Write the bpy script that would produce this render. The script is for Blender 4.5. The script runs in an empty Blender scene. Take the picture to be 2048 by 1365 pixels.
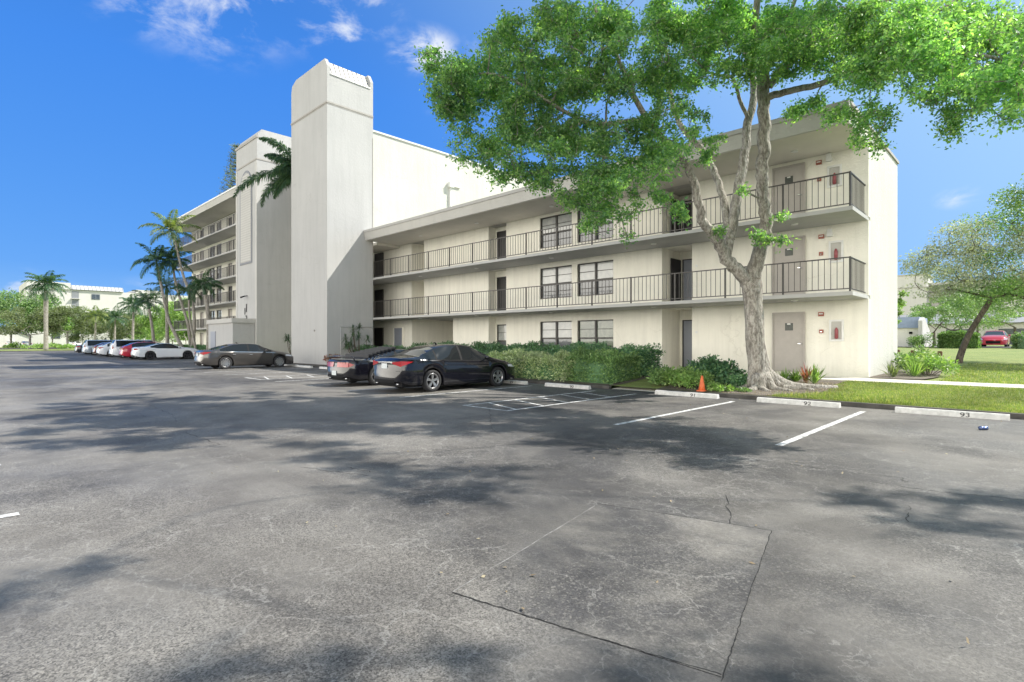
import bpy, math, random
import numpy as np
from mathutils import Vector
random.seed(7); rng = np.random.default_rng(7)
S = bpy.context.scene
COL = S.collection
R = math.radians
# ------------------------------------------------------------------ camera
CAMZ = 1.55; FPX = 1083.0; HZ = 683.0
cd = bpy.data.cameras.new('camera'); cam = bpy.data.objects.new('camera', cd); COL.objects.link(cam)
cam.location = (0, 0, CAMZ); cam.rotation_euler = (R(90), 0, R(44.2))
cd.sensor_width = 36; cd.lens = FPX/2048*36; cd.clip_start = .05; cd.clip_end = 3000
S.camera = cam
# ------------------------------------------------------------------ sun and sky
SUN = Vector((.75, 1.0, 1.4)).normalized()
sl = bpy.data.lights.new('sun', 'SUN'); sun = bpy.data.objects.new('sun', sl); COL.objects.link(sun)
sl.energy = 3.4; sl.angle = R(.53); sl.color = (1.0, .95, .86)
sun.rotation_euler = SUN.to_track_quat('Z', 'Y').to_euler()
sun.location = (20, 30, 60)
S.view_settings.view_transform = 'Standard'; S.view_settings.look = 'None'
S.view_settings.exposure = 1.25; S.view_settings.gamma = 1.0
FW = Vector((-math.sin(R(44.2)), math.cos(R(44.2)), 0)); RT = Vector((math.cos(R(44.2)), math.sin(R(44.2)), 0))
def ray(px): return FW + RT*((px-1024)/FPX)
def at_t(px, py, t):
    d = ray(px)*t; return Vector((d.x, d.y, CAMZ-(py-HZ)/FPX*t))
def at_Y(px, py, Y): return at_t(px, py, Y/ray(px).y)
def at_X(px, py, X): return at_t(px, py, X/ray(px).x)
def xY(px, Y): return at_Y(px, HZ, Y).x
def zY(px, py, Y): return at_Y(px, py, Y).z
def at_z(px, py, z): return at_t(px, py, FPX*(CAMZ-z)/(py-HZ))
def proj(p):
    t = p[0]*FW.x+p[1]*FW.y; r = p[0]*RT.x+p[1]*RT.y
    return (1024+FPX*r/t, HZ+FPX*(CAMZ-p[2])/t, t) if t > .05 else (0, -9999, t)

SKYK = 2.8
w = bpy.data.worlds.new('World'); S.world = w; w.use_nodes = True
nt = w.node_tree; nt.nodes.clear()
def N(t, **k):
    n = nt.nodes.new(t)
    for a, b in k.items(): setattr(n, a, b)
    return n
def LK(a, b): nt.links.new(a, b)
out = N('ShaderNodeOutputWorld'); bg = N('ShaderNodeBackground'); bg.inputs[1].default_value = .15
sky = N('ShaderNodeTexSky', sky_type='NISHITA'); sky.sun_disc = False
sky.sun_elevation = R(48.2); sky.sun_rotation = math.atan2(.75, 1); sky.altitude = 0
sky.air_density = 1.0; sky.dust_density = .35; sky.ozone_density = 2.5
tc = N('ShaderNodeTexCoord')
sxyz = N('ShaderNodeSeparateXYZ'); LK(tc.outputs['Generated'], sxyz.inputs[0])
ramp = N('ShaderNodeValToRGB'); LK(sxyz.outputs[2], ramp.inputs[0]); E_ = ramp.color_ramp.elements
E_[0].position = 0; E_[0].color = (.22, .48, .90, 1); E_[1].position = 1; E_[1].color = (.008, .06, .28, 1)
for p_, c_ in ((.11, (.075, .32, .86, 1)), (.40, (.042, .25, .84, 1))): e_ = E_.new(p_); e_.color = c_
dt = N('ShaderNodeVectorMath', operation='DOT_PRODUCT'); LK(tc.outputs['Generated'], dt.inputs[0]); dt.inputs[1].default_value = SUN
gl = N('ShaderNodeMapRange', interpolation_type='SMOOTHSTEP'); LK(dt.outputs['Value'], gl.inputs[0]); gl.inputs[1].default_value = .2; gl.inputs[2].default_value = 1.05
ga = N('ShaderNodeMixRGB'); LK(gl.outputs[0], ga.inputs[0]); LK(ramp.outputs[0], ga.inputs[1]); ga.inputs[2].default_value = (.50, .76, .97, 1)
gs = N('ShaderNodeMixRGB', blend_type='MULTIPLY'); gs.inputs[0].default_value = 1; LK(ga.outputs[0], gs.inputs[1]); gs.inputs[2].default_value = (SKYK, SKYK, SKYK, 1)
tint = N('ShaderNodeMixRGB'); tint.inputs[0].default_value = .06; LK(gs.outputs[0], tint.inputs[1]); LK(sky.outputs[0], tint.inputs[2])
nz = N('ShaderNodeTexNoise'); nz.inputs['Scale'].default_value = 9.5; nz.inputs['Detail'].default_value = 9; nz.inputs['Roughness'].default_value = .62; nz.inputs['Distortion'].default_value = .35
mp = N('ShaderNodeMapping'); mp.inputs['Scale'].default_value = (1, 1, 1.9); LK(tc.outputs['Generated'], mp.inputs[0]); LK(mp.outputs[0], nz.inputs['Vector'])
# each cloud bank: direction (given as photo pixel), angular radius, strength
banks = [((400, -10), .17, .8), ((460, 30), .08, 1.0), ((610, 0), .14, 1.1), ((300, 10), .10, .7), ((690, 70), .06, .9), ((740, 30), .07, .9), ((850, 105), .075, 1.4), ((905, 215), .055, 1.2), ((980, 100), .06, .8), ((20, 575), .06, 1.0), ((130, 600), .05, .6),
         ((1915, 395), .035, .75), ((300, 600), .07, .45), ((1000, 330), .10, .5), ((240, -60), .12, .6)]
acc = None
for (px, py), r_, s_ in banks:
    d = at_t(px, py, 10)-cam.location; d.normalize()
    sub = N('ShaderNodeVectorMath', operation='SUBTRACT'); LK(tc.outputs['Generated'], sub.inputs[0]); sub.inputs[1].default_value = d
    sc = N('ShaderNodeVectorMath', operation='MULTIPLY'); LK(sub.outputs[0], sc.inputs[0]); sc.inputs[1].default_value = (1, 1, 1.7)
    ln = N('ShaderNodeVectorMath', operation='LENGTH'); LK(sc.outputs[0], ln.inputs[0])
    mr = N('ShaderNodeMapRange', interpolation_type='SMOOTHSTEP'); LK(ln.outputs['Value'], mr.inputs[0])
    mr.inputs[1].default_value = r_; mr.inputs[2].default_value = 0; mr.inputs[3].default_value = 0; mr.inputs[4].default_value = s_
    if acc is None: acc = mr.outputs[0]
    else:
        m = N('ShaderNodeMath', operation='MAXIMUM'); LK(acc, m.inputs[0]); LK(mr.outputs[0], m.inputs[1]); acc = m.outputs[0]
rp = N('ShaderNodeMapRange', interpolation_type='SMOOTHSTEP'); LK(nz.outputs[0], rp.inputs[0]); rp.inputs[1].default_value = .44; rp.inputs[2].default_value = .68
mm = N('ShaderNodeMath', operation='MULTIPLY', use_clamp=True); LK(acc, mm.inputs[0]); LK(rp.outputs[0], mm.inputs[1])
mc = N('ShaderNodeMixRGB'); LK(mm.outputs[0], mc.inputs[0]); LK(tint.outputs[0], mc.inputs[1]); mc.inputs[2].default_value = (2.75, 2.85, 2.95, 1)
# added bright cloud bank, unseen behind the camera, to fill the shaded facade
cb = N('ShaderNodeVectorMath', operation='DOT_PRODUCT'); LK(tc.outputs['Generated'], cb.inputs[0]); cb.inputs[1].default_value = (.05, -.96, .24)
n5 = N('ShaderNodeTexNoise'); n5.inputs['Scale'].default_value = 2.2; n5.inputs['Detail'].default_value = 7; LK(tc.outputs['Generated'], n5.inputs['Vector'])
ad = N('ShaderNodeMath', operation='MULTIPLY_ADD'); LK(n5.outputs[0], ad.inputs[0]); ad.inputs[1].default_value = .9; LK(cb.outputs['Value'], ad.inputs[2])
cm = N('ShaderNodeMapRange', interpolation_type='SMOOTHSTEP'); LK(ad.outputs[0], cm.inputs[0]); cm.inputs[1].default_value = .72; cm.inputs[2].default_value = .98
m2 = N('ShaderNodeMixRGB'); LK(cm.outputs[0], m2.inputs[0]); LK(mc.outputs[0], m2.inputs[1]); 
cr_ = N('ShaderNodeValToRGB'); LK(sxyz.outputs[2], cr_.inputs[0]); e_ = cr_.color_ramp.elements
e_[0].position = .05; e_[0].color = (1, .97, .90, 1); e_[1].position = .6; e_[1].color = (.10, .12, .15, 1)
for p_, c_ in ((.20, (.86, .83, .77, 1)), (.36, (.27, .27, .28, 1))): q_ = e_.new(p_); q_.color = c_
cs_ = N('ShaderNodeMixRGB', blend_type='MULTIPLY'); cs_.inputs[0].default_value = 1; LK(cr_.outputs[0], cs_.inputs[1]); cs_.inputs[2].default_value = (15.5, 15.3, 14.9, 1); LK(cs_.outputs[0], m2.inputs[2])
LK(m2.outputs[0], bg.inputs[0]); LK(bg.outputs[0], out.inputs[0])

# ------------------------------------------------------------------ materials
MATS = {}
class MatB:
    def __init__(s, name):
        s.m = bpy.data.materials.new(name); s.m.use_nodes = True; s.t = s.m.node_tree
        s.b = s.t.nodes['Principled BSDF']; s.o = s.t.nodes['Material Output']
        s.tc = s.n('ShaderNodeTexCoord')
    def n(s, ty, **k):
        x = s.t.nodes.new(ty)
        for a, b in k.items(): setattr(x, a, b)
        return x
    def l(s, a, b): s.t.links.new(a, b)
    def noise(s, scale, detail=4, rough=.5, dist=0, vec=None, dim=None):
        x = s.n('ShaderNodeTexNoise'); x.inputs['Scale'].default_value = scale; x.inputs['Detail'].default_value = detail
        x.inputs['Roughness'].default_value = rough; x.inputs['Distortion'].default_value = dist
        s.l(vec or s.tc.outputs['Object'], x.inputs['Vector']); return x.outputs[0]
    def rng(s, v, a, b, c=0, d=1, st='LINEAR'):
        x = s.n('ShaderNodeMapRange', interpolation_type=st); s.l(v, x.inputs[0])
        for i, q in enumerate((a, b, c, d)): x.inputs[i+1].default_value = q
        return x.outputs[0]
    def mix(s, f, a, b, bt='MIX'):
        x = s.n('ShaderNodeMixRGB', blend_type=bt)
        for i, q in ((0, f), (1, a), (2, b)):
            if isinstance(q, (int, float)): x.inputs[i].default_value = q
            elif isinstance(q, tuple): x.inputs[i].default_value = (*q, 1)
            else: s.l(q, x.inputs[i])
        return x.outputs[0]
    def math(s, op, a, b=0):
        x = s.n('ShaderNodeMath', operation=op)
        for i, q in ((0, a), (1, b)):
            if isinstance(q, (int, float)): x.inputs[i].default_value = q
            else: s.l(q, x.inputs[i])
        return x.outputs[0]
    def bump(s, h, st=.3, d=.01):
        x = s.n('ShaderNodeBump'); x.inputs['Strength'].default_value = st; x.inputs['Distance'].default_value = d
        s.l(h, x.inputs['Height']); s.l(x.outputs[0], s.b.inputs['Normal']); return x
    def col(s, c):
        if isinstance(c, tuple): s.b.inputs['Base Color'].default_value = (*c, 1)
        else: s.l(c, s.b.inputs['Base Color'])
    def set(s, **k):
        for a, b in k.items(): s.b.inputs[a.replace('_', ' ')].default_value = b
def plain(name, c, rough=.5, metal=0, coat=0, var=.12, scale=6, bump=0):
    m = MatB(name); n1 = m.noise(scale, 5, .6)
    f = m.rng(n1, .3, .7, 1-var, 1+var*.6)
    m.col(m.mix(1.0, c, f, 'MULTIPLY')); m.set(Roughness=rough, Metallic=metal)
    if coat: m.set(Coat_Weight=coat, Coat_Roughness=.03); m.b.inputs['Specular IOR Level'].default_value = .12
    if bump: m.bump(m.noise(scale*12, 4), bump, .004)
    MATS[name] = m.m; return m.m
def stucco(name, c, stain=.1):
    m = MatB(name); stain *= .9
    big = m.rng(m.noise(.35, 4, .6), .3, .72, 1-stain*.7, 1.03)
    v = m.n('ShaderNodeMapping'); v.inputs['Scale'].default_value = (1.4, 1.4, .12); m.l(m.tc.outputs['Object'], v.inputs[0])
    st = m.rng(m.noise(2.2, 5, .65, 0, v.outputs[0]), .45, .8, 1.0, 1-stain)
    c1 = m.mix(1.0, c, big, 'MULTIPLY'); c1 = m.mix(1.0, c1, st, 'MULTIPLY')
    fine = m.rng(m.noise(60, 3), .3, .7, .96, 1.03); c1 = m.mix(1.0, c1, fine, 'MULTIPLY')
    wn = m.n('ShaderNodeTexNoise'); wn.inputs['Scale'].default_value = 1.6; wn.inputs['Detail'].default_value = 6; m.l(m.tc.outputs['Object'], wn.inputs['Vector'])
    ws = m.n('ShaderNodeVectorMath', operation='SCALE'); m.l(wn.outputs[1], ws.inputs[0]); ws.inputs['Scale'].default_value = .8
    wa = m.n('ShaderNodeVectorMath', operation='ADD'); m.l(m.tc.outputs['Object'], wa.inputs[0]); m.l(ws.outputs[0], wa.inputs[1])
    v_ = m.n('ShaderNodeTexVoronoi', feature='DISTANCE_TO_EDGE'); v_.inputs['Scale'].default_value = .45; m.l(wa.outputs[0], v_.inputs['Vector'])
    cr = m.math('MULTIPLY', m.rng(v_.outputs[0], 0, .008, 1, 0), m.rng(m.noise(.5, 3), .5, .6, 0, .28))
    c1 = m.mix(cr, c1, m.mix(1.0, c1, (.6, .58, .55), 'MULTIPLY'))
    m.col(c1); m.set(Roughness=.9)
    a = m.noise(7, 6, .6, .8); b = m.noise(45, 3)
    sw = m.rng(a, .45, .62, 0, 1, 'SMOOTHSTEP')
    m.bump(m.math('ADD', m.math('MULTIPLY', sw, 1.0), m.math('MULTIPLY', b, .5)), .28 if name == 'stucco_white' else .5, .010)
    MATS[name] = m.m
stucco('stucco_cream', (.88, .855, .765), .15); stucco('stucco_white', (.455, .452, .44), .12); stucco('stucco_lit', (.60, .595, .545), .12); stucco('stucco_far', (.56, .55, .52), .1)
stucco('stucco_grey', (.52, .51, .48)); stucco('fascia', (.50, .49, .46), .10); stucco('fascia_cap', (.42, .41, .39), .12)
plain('soffit', (.66, .63, .57), .85, var=.06, scale=1.5); plain('bronze', (.035, .032, .030), .45, var=.25)
plain('rail_paint', (.055, .050, .046), .45, var=.3); plain('door_grey', (.42, .39, .36), .55, var=.06)
plain('door_blue', (.26, .28, .33), .5, var=.06); plain('door_dark', (.022, .020, .022), .5, var=.3)
plain('white_paint', (.74, .74, .72), .5, var=.08); plain('sign_red', (.33, .10, .065), .5); plain('chrome', (.65, .65, .66), .18, 1)
plain('ext_red', (.30, .07, .08), .4); plain('metal_roof', (.62, .61, .58), .35, .3, var=.1); plain('groove', (.38, .36, .33), .9)
plain('tyre', (.022, .022, .024), .85); plain('rim_silver', (.42, .42, .43), .3, .8); plain('rim_dark', (.05, .045, .05), .4, .6); plain('black_trim', (.012, .012, .013), .7); MATS['black_trim'].node_tree.nodes['Principled BSDF'].inputs['Specular IOR Level'].default_value = .15
plain('tail_red', (.35, .012, .018), .12, coat=.8); plain('head_clear', (.6, .62, .65), .1, coat=.8); plain('plate', (.62, .66, .66), .45)
plain('paint_black', (.006, .006, .010), .22, .0, 1, var=.02); plain('paint_charcoal', (.085, .078, .074), .28, .55, 1, var=.03)
plain('paint_white', (.70, .71, .73), .3, 0, 1, var=.02); plain('paint_red', (.42, .02, .04), .28, 0, 1, var=.03)
plain('paint_silver', (.42, .46, .50), .3, .4, 1, var=.02); plain('paint_maroon', (.09, .012, .02), .28, 0, 1, var=.02); plain('paint_dark', (.03, .033, .042), .28, .3, 1, var=.02)
plain('glass_car', (.012, .014, .016), .04, coat=.6, var=.02); plain('louver', (.014, .014, .015), .45); MATS['louver'].node_tree.nodes['Principled BSDF'].inputs['Specular IOR Level'].default_value = .2
plain('cone', (.75, .16, .05), .6, var=.2); plain('can_blue', (.12, .16, .30), .25, .6); plain('text_black', (.02, .02, .02), .7)
plain('concrete_stop', (.62, .61, .58), .85, var=.22, scale=9, bump=.4)
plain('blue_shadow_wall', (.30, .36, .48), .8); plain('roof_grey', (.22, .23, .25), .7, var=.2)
plain('poster', (.05, .06, .05), .3, var=.6, scale=40); plain('wood', (.16, .09, .05), .8, var=.4)
plain('pot', (.6, .6, .6), .6)
def glassmat(name, c, c2=None, slat=0):
    m = MatB(name); n1 = m.noise(1.3, 4, .6, 1.5)
    col = m.mix(m.rng(n1, .35, .65), c, c2 or c)  # noise between two tones paints varied reflections into the pane colour
    if slat:
        wv = m.n('ShaderNodeTexWave', bands_direction='Z'); wv.inputs['Scale'].default_value = slat; m.l(m.tc.outputs['Object'], wv.inputs['Vector'])
        col = m.mix(1.0, col, m.rng(wv.outputs[1], 0, 1, .78, 1.05), 'MULTIPLY')
    m.col(col); m.set(Roughness=.25, Coat_Weight=1.0, Coat_Roughness=.01)
    m.b.inputs['Specular IOR Level'].default_value = .5
    MATS[name] = m.m
glassmat('pane_blind', (.46, .47, .46), (.34, .36, .36), 9); glassmat('pane_dark', (.045, .055, .065), (.09, .10, .115)); glassmat('pane_green_reflection', (.16, .19, .14), (.08, .11, .08), 6)  # green pane has a green reflection painted into its colour

def asphalt():
    m = MatB('asphalt'); P = m.tc.outputs['Object']
    base = m.mix(m.rng(m.noise(.13, 6, .66, .8), .38, .62, 0, 1, 'SMOOTHSTEP'), (.062, .060, .061), (.172, .162, .147))
    base = m.mix(m.rng(m.noise(.42, 6, .62, 1.2), .42, .60, 0, .85, 'SMOOTHSTEP'), base, m.mix(1.0, base, (.72, .71, .71), 'MULTIPLY'))
    base = m.mix(m.rng(m.noise(.9, 6, .7, 1.0), .50, .66, 0, .28, 'SMOOTHSTEP'), base, (.205, .193, .175))
    mpp = m.n('ShaderNodeMapping'); mpp.inputs['Scale'].default_value = (.05, .7, 1); m.l(P, mpp.inputs[0])
    base = m.mix(1.0, base, m.rng(m.noise(1.2, 4, .6, 0, mpp.outputs[0]), .3, .7, .80, 1.16), 'MULTIPLY')
    vo = m.n('ShaderNodeTexVoronoi'); vo.inputs['Scale'].default_value = 120; m.l(P, vo.inputs['Vector'])
    sp = m.n('ShaderNodeSeparateColor'); m.l(vo.outputs['Color'], sp.inputs[0])
    agg = m.rng(m.noise(.35, 4, .6), .42, .60, .05, 1.0)
    base = m.mix(agg, base, m.mix(1.0, base, m.rng(sp.outputs[0], 0, 1, .45, 1.6), 'MULTIPLY'))
    vo2 = m.n('ShaderNodeTexVoronoi'); vo2.inputs['Scale'].default_value = 75; m.l(P, vo2.inputs['Vector'])
    sp2 = m.n('ShaderNodeSeparateColor'); m.l(vo2.outputs['Color'], sp2.inputs[0])
    base = m.mix(m.math('MULTIPLY', m.rng(sp2.outputs[1], .80, 1.0, 0, .6), agg), base, (.27, .255, .23))
    nn = m.noise(34, 5, .75); base = m.mix(1.0, base, m.rng(nn, .3, .7, .86, 1.14), 'MULTIPLY')
    wn = m.n('ShaderNodeTexNoise'); wn.inputs['Scale'].default_value = 2.6; wn.inputs['Detail'].default_value = 7; wn.inputs['Roughness'].default_value = .62; m.l(P, wn.inputs['Vector'])
    ws = m.n('ShaderNodeVectorMath', operation='SCALE'); m.l(wn.outputs[1], ws.inputs[0]); ws.inputs['Scale'].default_value = .55
    wa = m.n('ShaderNodeVectorMath', operation='ADD'); m.l(P, wa.inputs[0]); m.l(ws.outputs[0], wa.inputs[1])
    for sc_, wd, st, ms in ((1.1, .010, .6, .35), (2.7, .020, .45, .45), (6.5, .042, .26, .6)):
        v = m.n('ShaderNodeTexVoronoi', feature='DISTANCE_TO_EDGE'); v.inputs['Scale'].default_value = sc_; m.l(wa.outputs[0], v.inputs['Vector'])
        cr = m.rng(v.outputs[0], 0, wd, 1, 0)
        gate = m.rng(m.noise(ms, 5, .7), .44, .58, 0, st, 'SMOOTHSTEP')
        base = m.mix(m.math('MULTIPLY', cr, gate), base, (.32, .31, .29))
    v = m.n('ShaderNodeTexVoronoi'); v.inputs['Scale'].default_value = .55; m.l(wa.outputs[0], v.inputs['Vector'])
    base = m.mix(m.rng(v.outputs[0], .05, .32, .5, 0, 'SMOOTHSTEP'), base, m.mix(1.0, base, (.45, .45, .47), 'MULTIPLY'))
    m.b.inputs['Specular IOR Level'].default_value = .3; m.col(base); m.l(m.rng(m.noise(.4, 4), .3, .7, .50, .75), m.b.inputs['Roughness'])
    hb = m.math('ADD', m.math('MULTIPLY', sp.outputs[0], .7), nn)
    m.bump(hb, .55, .007); MATS['asphalt'] = m.m
asphalt()
m_ = MATS['asphalt'].copy(); m_.name = 'asphalt_patch'; MATS['asphalt_patch'] = m_
for n_ in m_.node_tree.nodes:
    if n_.type == 'TEX_NOISE' and abs(n_.inputs['Scale'].default_value-.13) < .001: n_.inputs['Scale'].default_value = .55
def grassmat(name, a, b, c):
    m = MatB(name)
    k = m.mix(m.rng(m.noise(.8, 5, .6), .35, .65), a, b); k = m.mix(m.rng(m.noise(7, 5, .7), .45, .75, 0, .8), k, c)
    k = m.mix(1.0, k, m.rng(m.noise(60, 3, .7), .3, .7, .45, 1.5), 'MULTIPLY')
    m.col(k); m.set(Roughness=.9); m.bump(m.noise(50, 4, .7), .9, .04); MATS[name] = m.m
grassmat('lawn', (.15, .22, .045), (.23, .28, .07), (.30, .29, .11))
grassmat('mulch', (.10, .080, .060), (.17, .145, .115), (.24, .21, .17))
m = MatB('concrete'); k = m.mix(m.rng(m.noise(1.1, 5), .3, .7), (.50, .47, .40), (.62, .59, .52)); k = m.mix(1.0, k, m.rng(m.noise(90, 3), .3, .7, .85, 1.1), 'MULTIPLY')
m.col(k); m.set(Roughness=.9); m.bump(m.noise(80, 3), .3, .004); MATS['concrete'] = m.m
plain('curb', (.085, .080, .072), .9, var=.5, scale=3, bump=.5)
m = MatB('road_paint'); n1 = m.noise(9, 6, .75); n2 = m.noise(60, 3)
k = m.mix(m.rng(n1, .46, .60, 0, .8), (.66, .66, .65), (.15, .15, .15)); k = m.mix(m.rng(n2, .5, .7, 0, .35), k, (.13, .13, .13))
m.col(k); m.set(Roughness=.8); MATS['road_paint'] = m.m
plain('crack', (.018, .018, .018), 1); plain('seam_light', (.24, .235, .225), .9, var=.5, scale=12)
def barkmat(name, a, b, dark=.5):
    m = MatB(name); mpp = m.n('ShaderNodeMapping'); mpp.inputs['Scale'].default_value = (1, 1, .35); m.l(m.tc.outputs['Object'], mpp.inputs[0])
    n1 = m.noise(13, 6, .75, .5, mpp.outputs[0]); n2 = m.noise(1.4, 4)
    k = m.mix(m.rng(n1, .40, .60), a, b); k = m.mix(m.rng(n2, .42, .7, 0, .6), k, m.mix(1.0, k, (dark, dark, dark*.9), 'MULTIPLY'))
    v = m.n('ShaderNodeTexVoronoi'); v.inputs['Scale'].default_value = 26; m.l(mpp.outputs[0], v.inputs['Vector'])
    k = m.mix(m.rng(v.outputs[0], .0, .35, .7, 0), k, m.mix(1.0, k, (.3, .28, .26), 'MULTIPLY'))
    m.col(k); m.set(Roughness=.95); m.bump(m.math('ADD', n1, v.outputs[0]), .9, .03); MATS[name] = m.m
barkmat('bark', (.19, .17, .145), (.50, .47, .42)); barkmat('bark_dark', (.07, .055, .045), (.17, .14, .11)); barkmat('bark_palm', (.24, .22, .19), (.42, .39, .35), .7)
def leafmat(name, a, b, c, trans=.35, gl=.35, clump=.5):
    m = MatB(name); g = m.n('ShaderNodeNewGeometry'); rr = m.n('ShaderNodeValToRGB'); m.l(g.outputs['Random Per Island'], rr.inputs[0])
    e = rr.color_ramp.elements; e[0].color = (*a, 1); e[0].position = 0; e[1].color = (*c, 1); e[1].position = 1
    q = e.new(.55); q.color = (*b, 1)
    k = m.mix(1.0, rr.outputs[0], m.rng(m.noise(clump, 4, .65), .3, .7, .58, 1.38), 'MULTIPLY')
    m.col(k); m.set(Roughness=gl)
    tr = m.n('ShaderNodeBsdfTranslucent'); m.l(m.mix(1.0, k, (1.5, 1.75, .6), 'MULTIPLY'), tr.inputs[0])
    ms = m.n('ShaderNodeMixShader'); ms.inputs[0].default_value = trans
    m.l(m.b.outputs[0], ms.inputs[1]); m.l(tr.outputs[0], ms.inputs[2]); m.l(ms.outputs[0], m.o.inputs[0]); MATS[name] = m.m
leafmat('leaf_tree', (.11, .22, .13), (.20, .37, .15), (.38, .53, .20), .52, .45, .35)
leafmat('leaf_hedge_light', (.26, .33, .18), (.38, .45, .26), (.60, .64, .42), .3, .45, 1.6)
leafmat('leaf_hedge_mid', (.10, .19, .07), (.17, .28, .10), (.27, .38, .14), .25, .45)
leafmat('leaf_hedge_dark', (.05, .12, .07), (.095, .20, .09), (.17, .29, .13), .2, .4)
leafmat('leaf_bright', (.14, .24, .07), (.22, .35, .10), (.38, .48, .19), .35, .5)
leafmat('leaf_olive', (.11, .14, .07), (.16, .20, .10), (.25, .28, .15), .3, .6)
leafmat('leaf_silver', (.22, .24, .18), (.34, .36, .29), (.50, .51, .44), .25, .7)
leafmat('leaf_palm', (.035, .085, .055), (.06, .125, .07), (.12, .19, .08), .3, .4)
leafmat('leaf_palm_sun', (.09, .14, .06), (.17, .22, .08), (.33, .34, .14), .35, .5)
leafmat('leaf_red', (.18, .09, .07), (.32, .10, .09), (.26, .22, .12), .25, .45)
leafmat('grass_blade', (.12, .19, .04), (.21, .27, .07), (.42, .38, .18), .35, .7)
leafmat('leaf_litter', (.20, .15, .09), (.29, .23, .15), (.36, .32, .22), .1, .8)

# ------------------------------------------------------------------ mesh helpers
def tag(o, label=None, cat=None, group=None, kind=None):
    if label: o['label'] = label
    if cat: o['category'] = cat
    if group: o['group'] = group
    if kind: o['kind'] = kind
    return o
def empty(name, loc, label, cat, group=None, rz=0):
    o = bpy.data.objects.new(name, None); COL.objects.link(o); o.location = loc; o.rotation_euler = (0, 0, rz)
    o.empty_display_size = .3
    return tag(o, label, cat, group)
def link(name, me, mat, parent=None):
    o = bpy.data.objects.new(name, me); COL.objects.link(o)
    for mm_ in (mat if isinstance(mat, (list, tuple)) else [mat]): me.materials.append(MATS[mm_])
    if parent: o.parent = parent
    return o
class MB:
    def __init__(s, org=(0, 0, 0)): s.v = []; s.f = []; s.m = []; s.o = org; s.sm = []
    def add(s, vs, fs, mi=0, smooth=False):
        b = len(s.v); s.v += [(p[0]-s.o[0], p[1]-s.o[1], p[2]-s.o[2]) for p in vs]
        s.f += [tuple(b+i for i in f) for f in fs]; s.m += [mi]*len(fs); s.sm += [smooth]*len(fs); return s
    def box(s, x0, x1, y0, y1, z0, z1, mi=0):
        v = [(x, y, z) for z in (z0, z1) for y in (y0, y1) for x in (x0, x1)]
        return s.add(v, [(0, 2, 3, 1), (4, 5, 7, 6), (0, 1, 5, 4), (2, 6, 7, 3), (0, 4, 6, 2), (1, 3, 7, 5)], mi)
    def prism(s, poly, ax, a, b, mi=0):
        def P(u, v, w_): return {'x': (w_, u, v), 'y': (u, w_, v), 'z': (u, v, w_)}[ax]
        n = len(poly); v = [P(u, q, a) for u, q in poly]+[P(u, q, b) for u, q in poly]
        f = [tuple(range(n))[::-1], tuple(range(n, 2*n))]+[(i, (i+1) % n, n+(i+1) % n, n+i) for i in range(n)]
        return s.add(v, f, mi)
    def tube(s, pts, rad, n=8, mi=0, cap=True, smooth=True, lump=0):
        pts = [Vector(p) for p in pts]; vs = []; k = len(pts)
        if isinstance(rad, (int, float)): rad = [rad]*k
        up = Vector((.13, .21, .97))
        for i, p in enumerate(pts):
            d = (pts[min(i+1, k-1)]-pts[max(i-1, 0)]).normalized()
            if abs(d.dot(up)) > .98: up = Vector((1, .1, 0)).normalized()
            a = d.cross(up).normalized(); b = a.cross(d).normalized()
            for j in range(n):
                t = 2*math.pi*j/n; r = rad[i]*(1+lump*math.sin(3*t+i*.7)*.5+lump*math.sin(5*t-i*.4)*.5)
                vs.append(p+a*math.cos(t)*r+b*math.sin(t)*r)
        fs = [(i*n+j, i*n+(j+1) % n, (i+1)*n+(j+1) % n, (i+1)*n+j) for i in range(k-1) for j in range(n)]
        if cap: fs += [tuple(range(n))[::-1], tuple(range((k-1)*n, k*n))]
        return s.add(vs, fs, mi, smooth)
    def build(s, name, mat, parent=None):
        me = bpy.data.meshes.new(name); me.from_pydata(s.v, [], s.f); me.update()
        o = link(name, me, mat, parent)
        if any(s.m): me.polygons.foreach_set('material_index', s.m)
        me.polygons.foreach_set('use_smooth', s.sm)
        # consistent outward normals
        import bmesh
        bm = bmesh.new(); bm.from_mesh(me); bmesh.ops.recalc_face_normals(bm, faces=bm.faces); bm.to_mesh(me); bm.free()
        if parent is None and s.o != (0, 0, 0): o.location = s.o
        return o
def struct(name, mb, mat): return tag(mb.build(name, mat), kind='structure')
def unit(v): return v/np.maximum(np.linalg.norm(v, axis=-1, keepdims=True), 1e-9)
def leaf_arrays(c, size, asp=.45, up=.35, droop=.0, fold=.25, dirs=None):
    """kite leaves: c Nx3 bases; returns verts (4N)x3"""
    n = len(c); s_ = (np.asarray(size)*rng.uniform(.7, 1.3, n))[:, None]
    nrm = rng.normal(size=(n, 3)); nrm[:, 2] += up*3*rng.choice([1, 1, -.2], n); nrm = unit(nrm)
    d = rng.normal(size=(n, 3)) if dirs is None else dirs+rng.normal(size=(n, 3))*.5
    d[:, 2] -= droop; d = unit(d-nrm*np.sum(d*nrm, 1, keepdims=True)); sd = np.cross(nrm, d)
    a = c; t = c+d*s_; m_ = c+d*s_*.48
    l_ = m_+sd*s_*asp*.5+nrm*s_*fold*.3; r_ = m_-sd*s_*asp*.5+nrm*s_*fold*.3
    return np.stack([a, l_, t, r_], 1).reshape(-1, 3)
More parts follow.
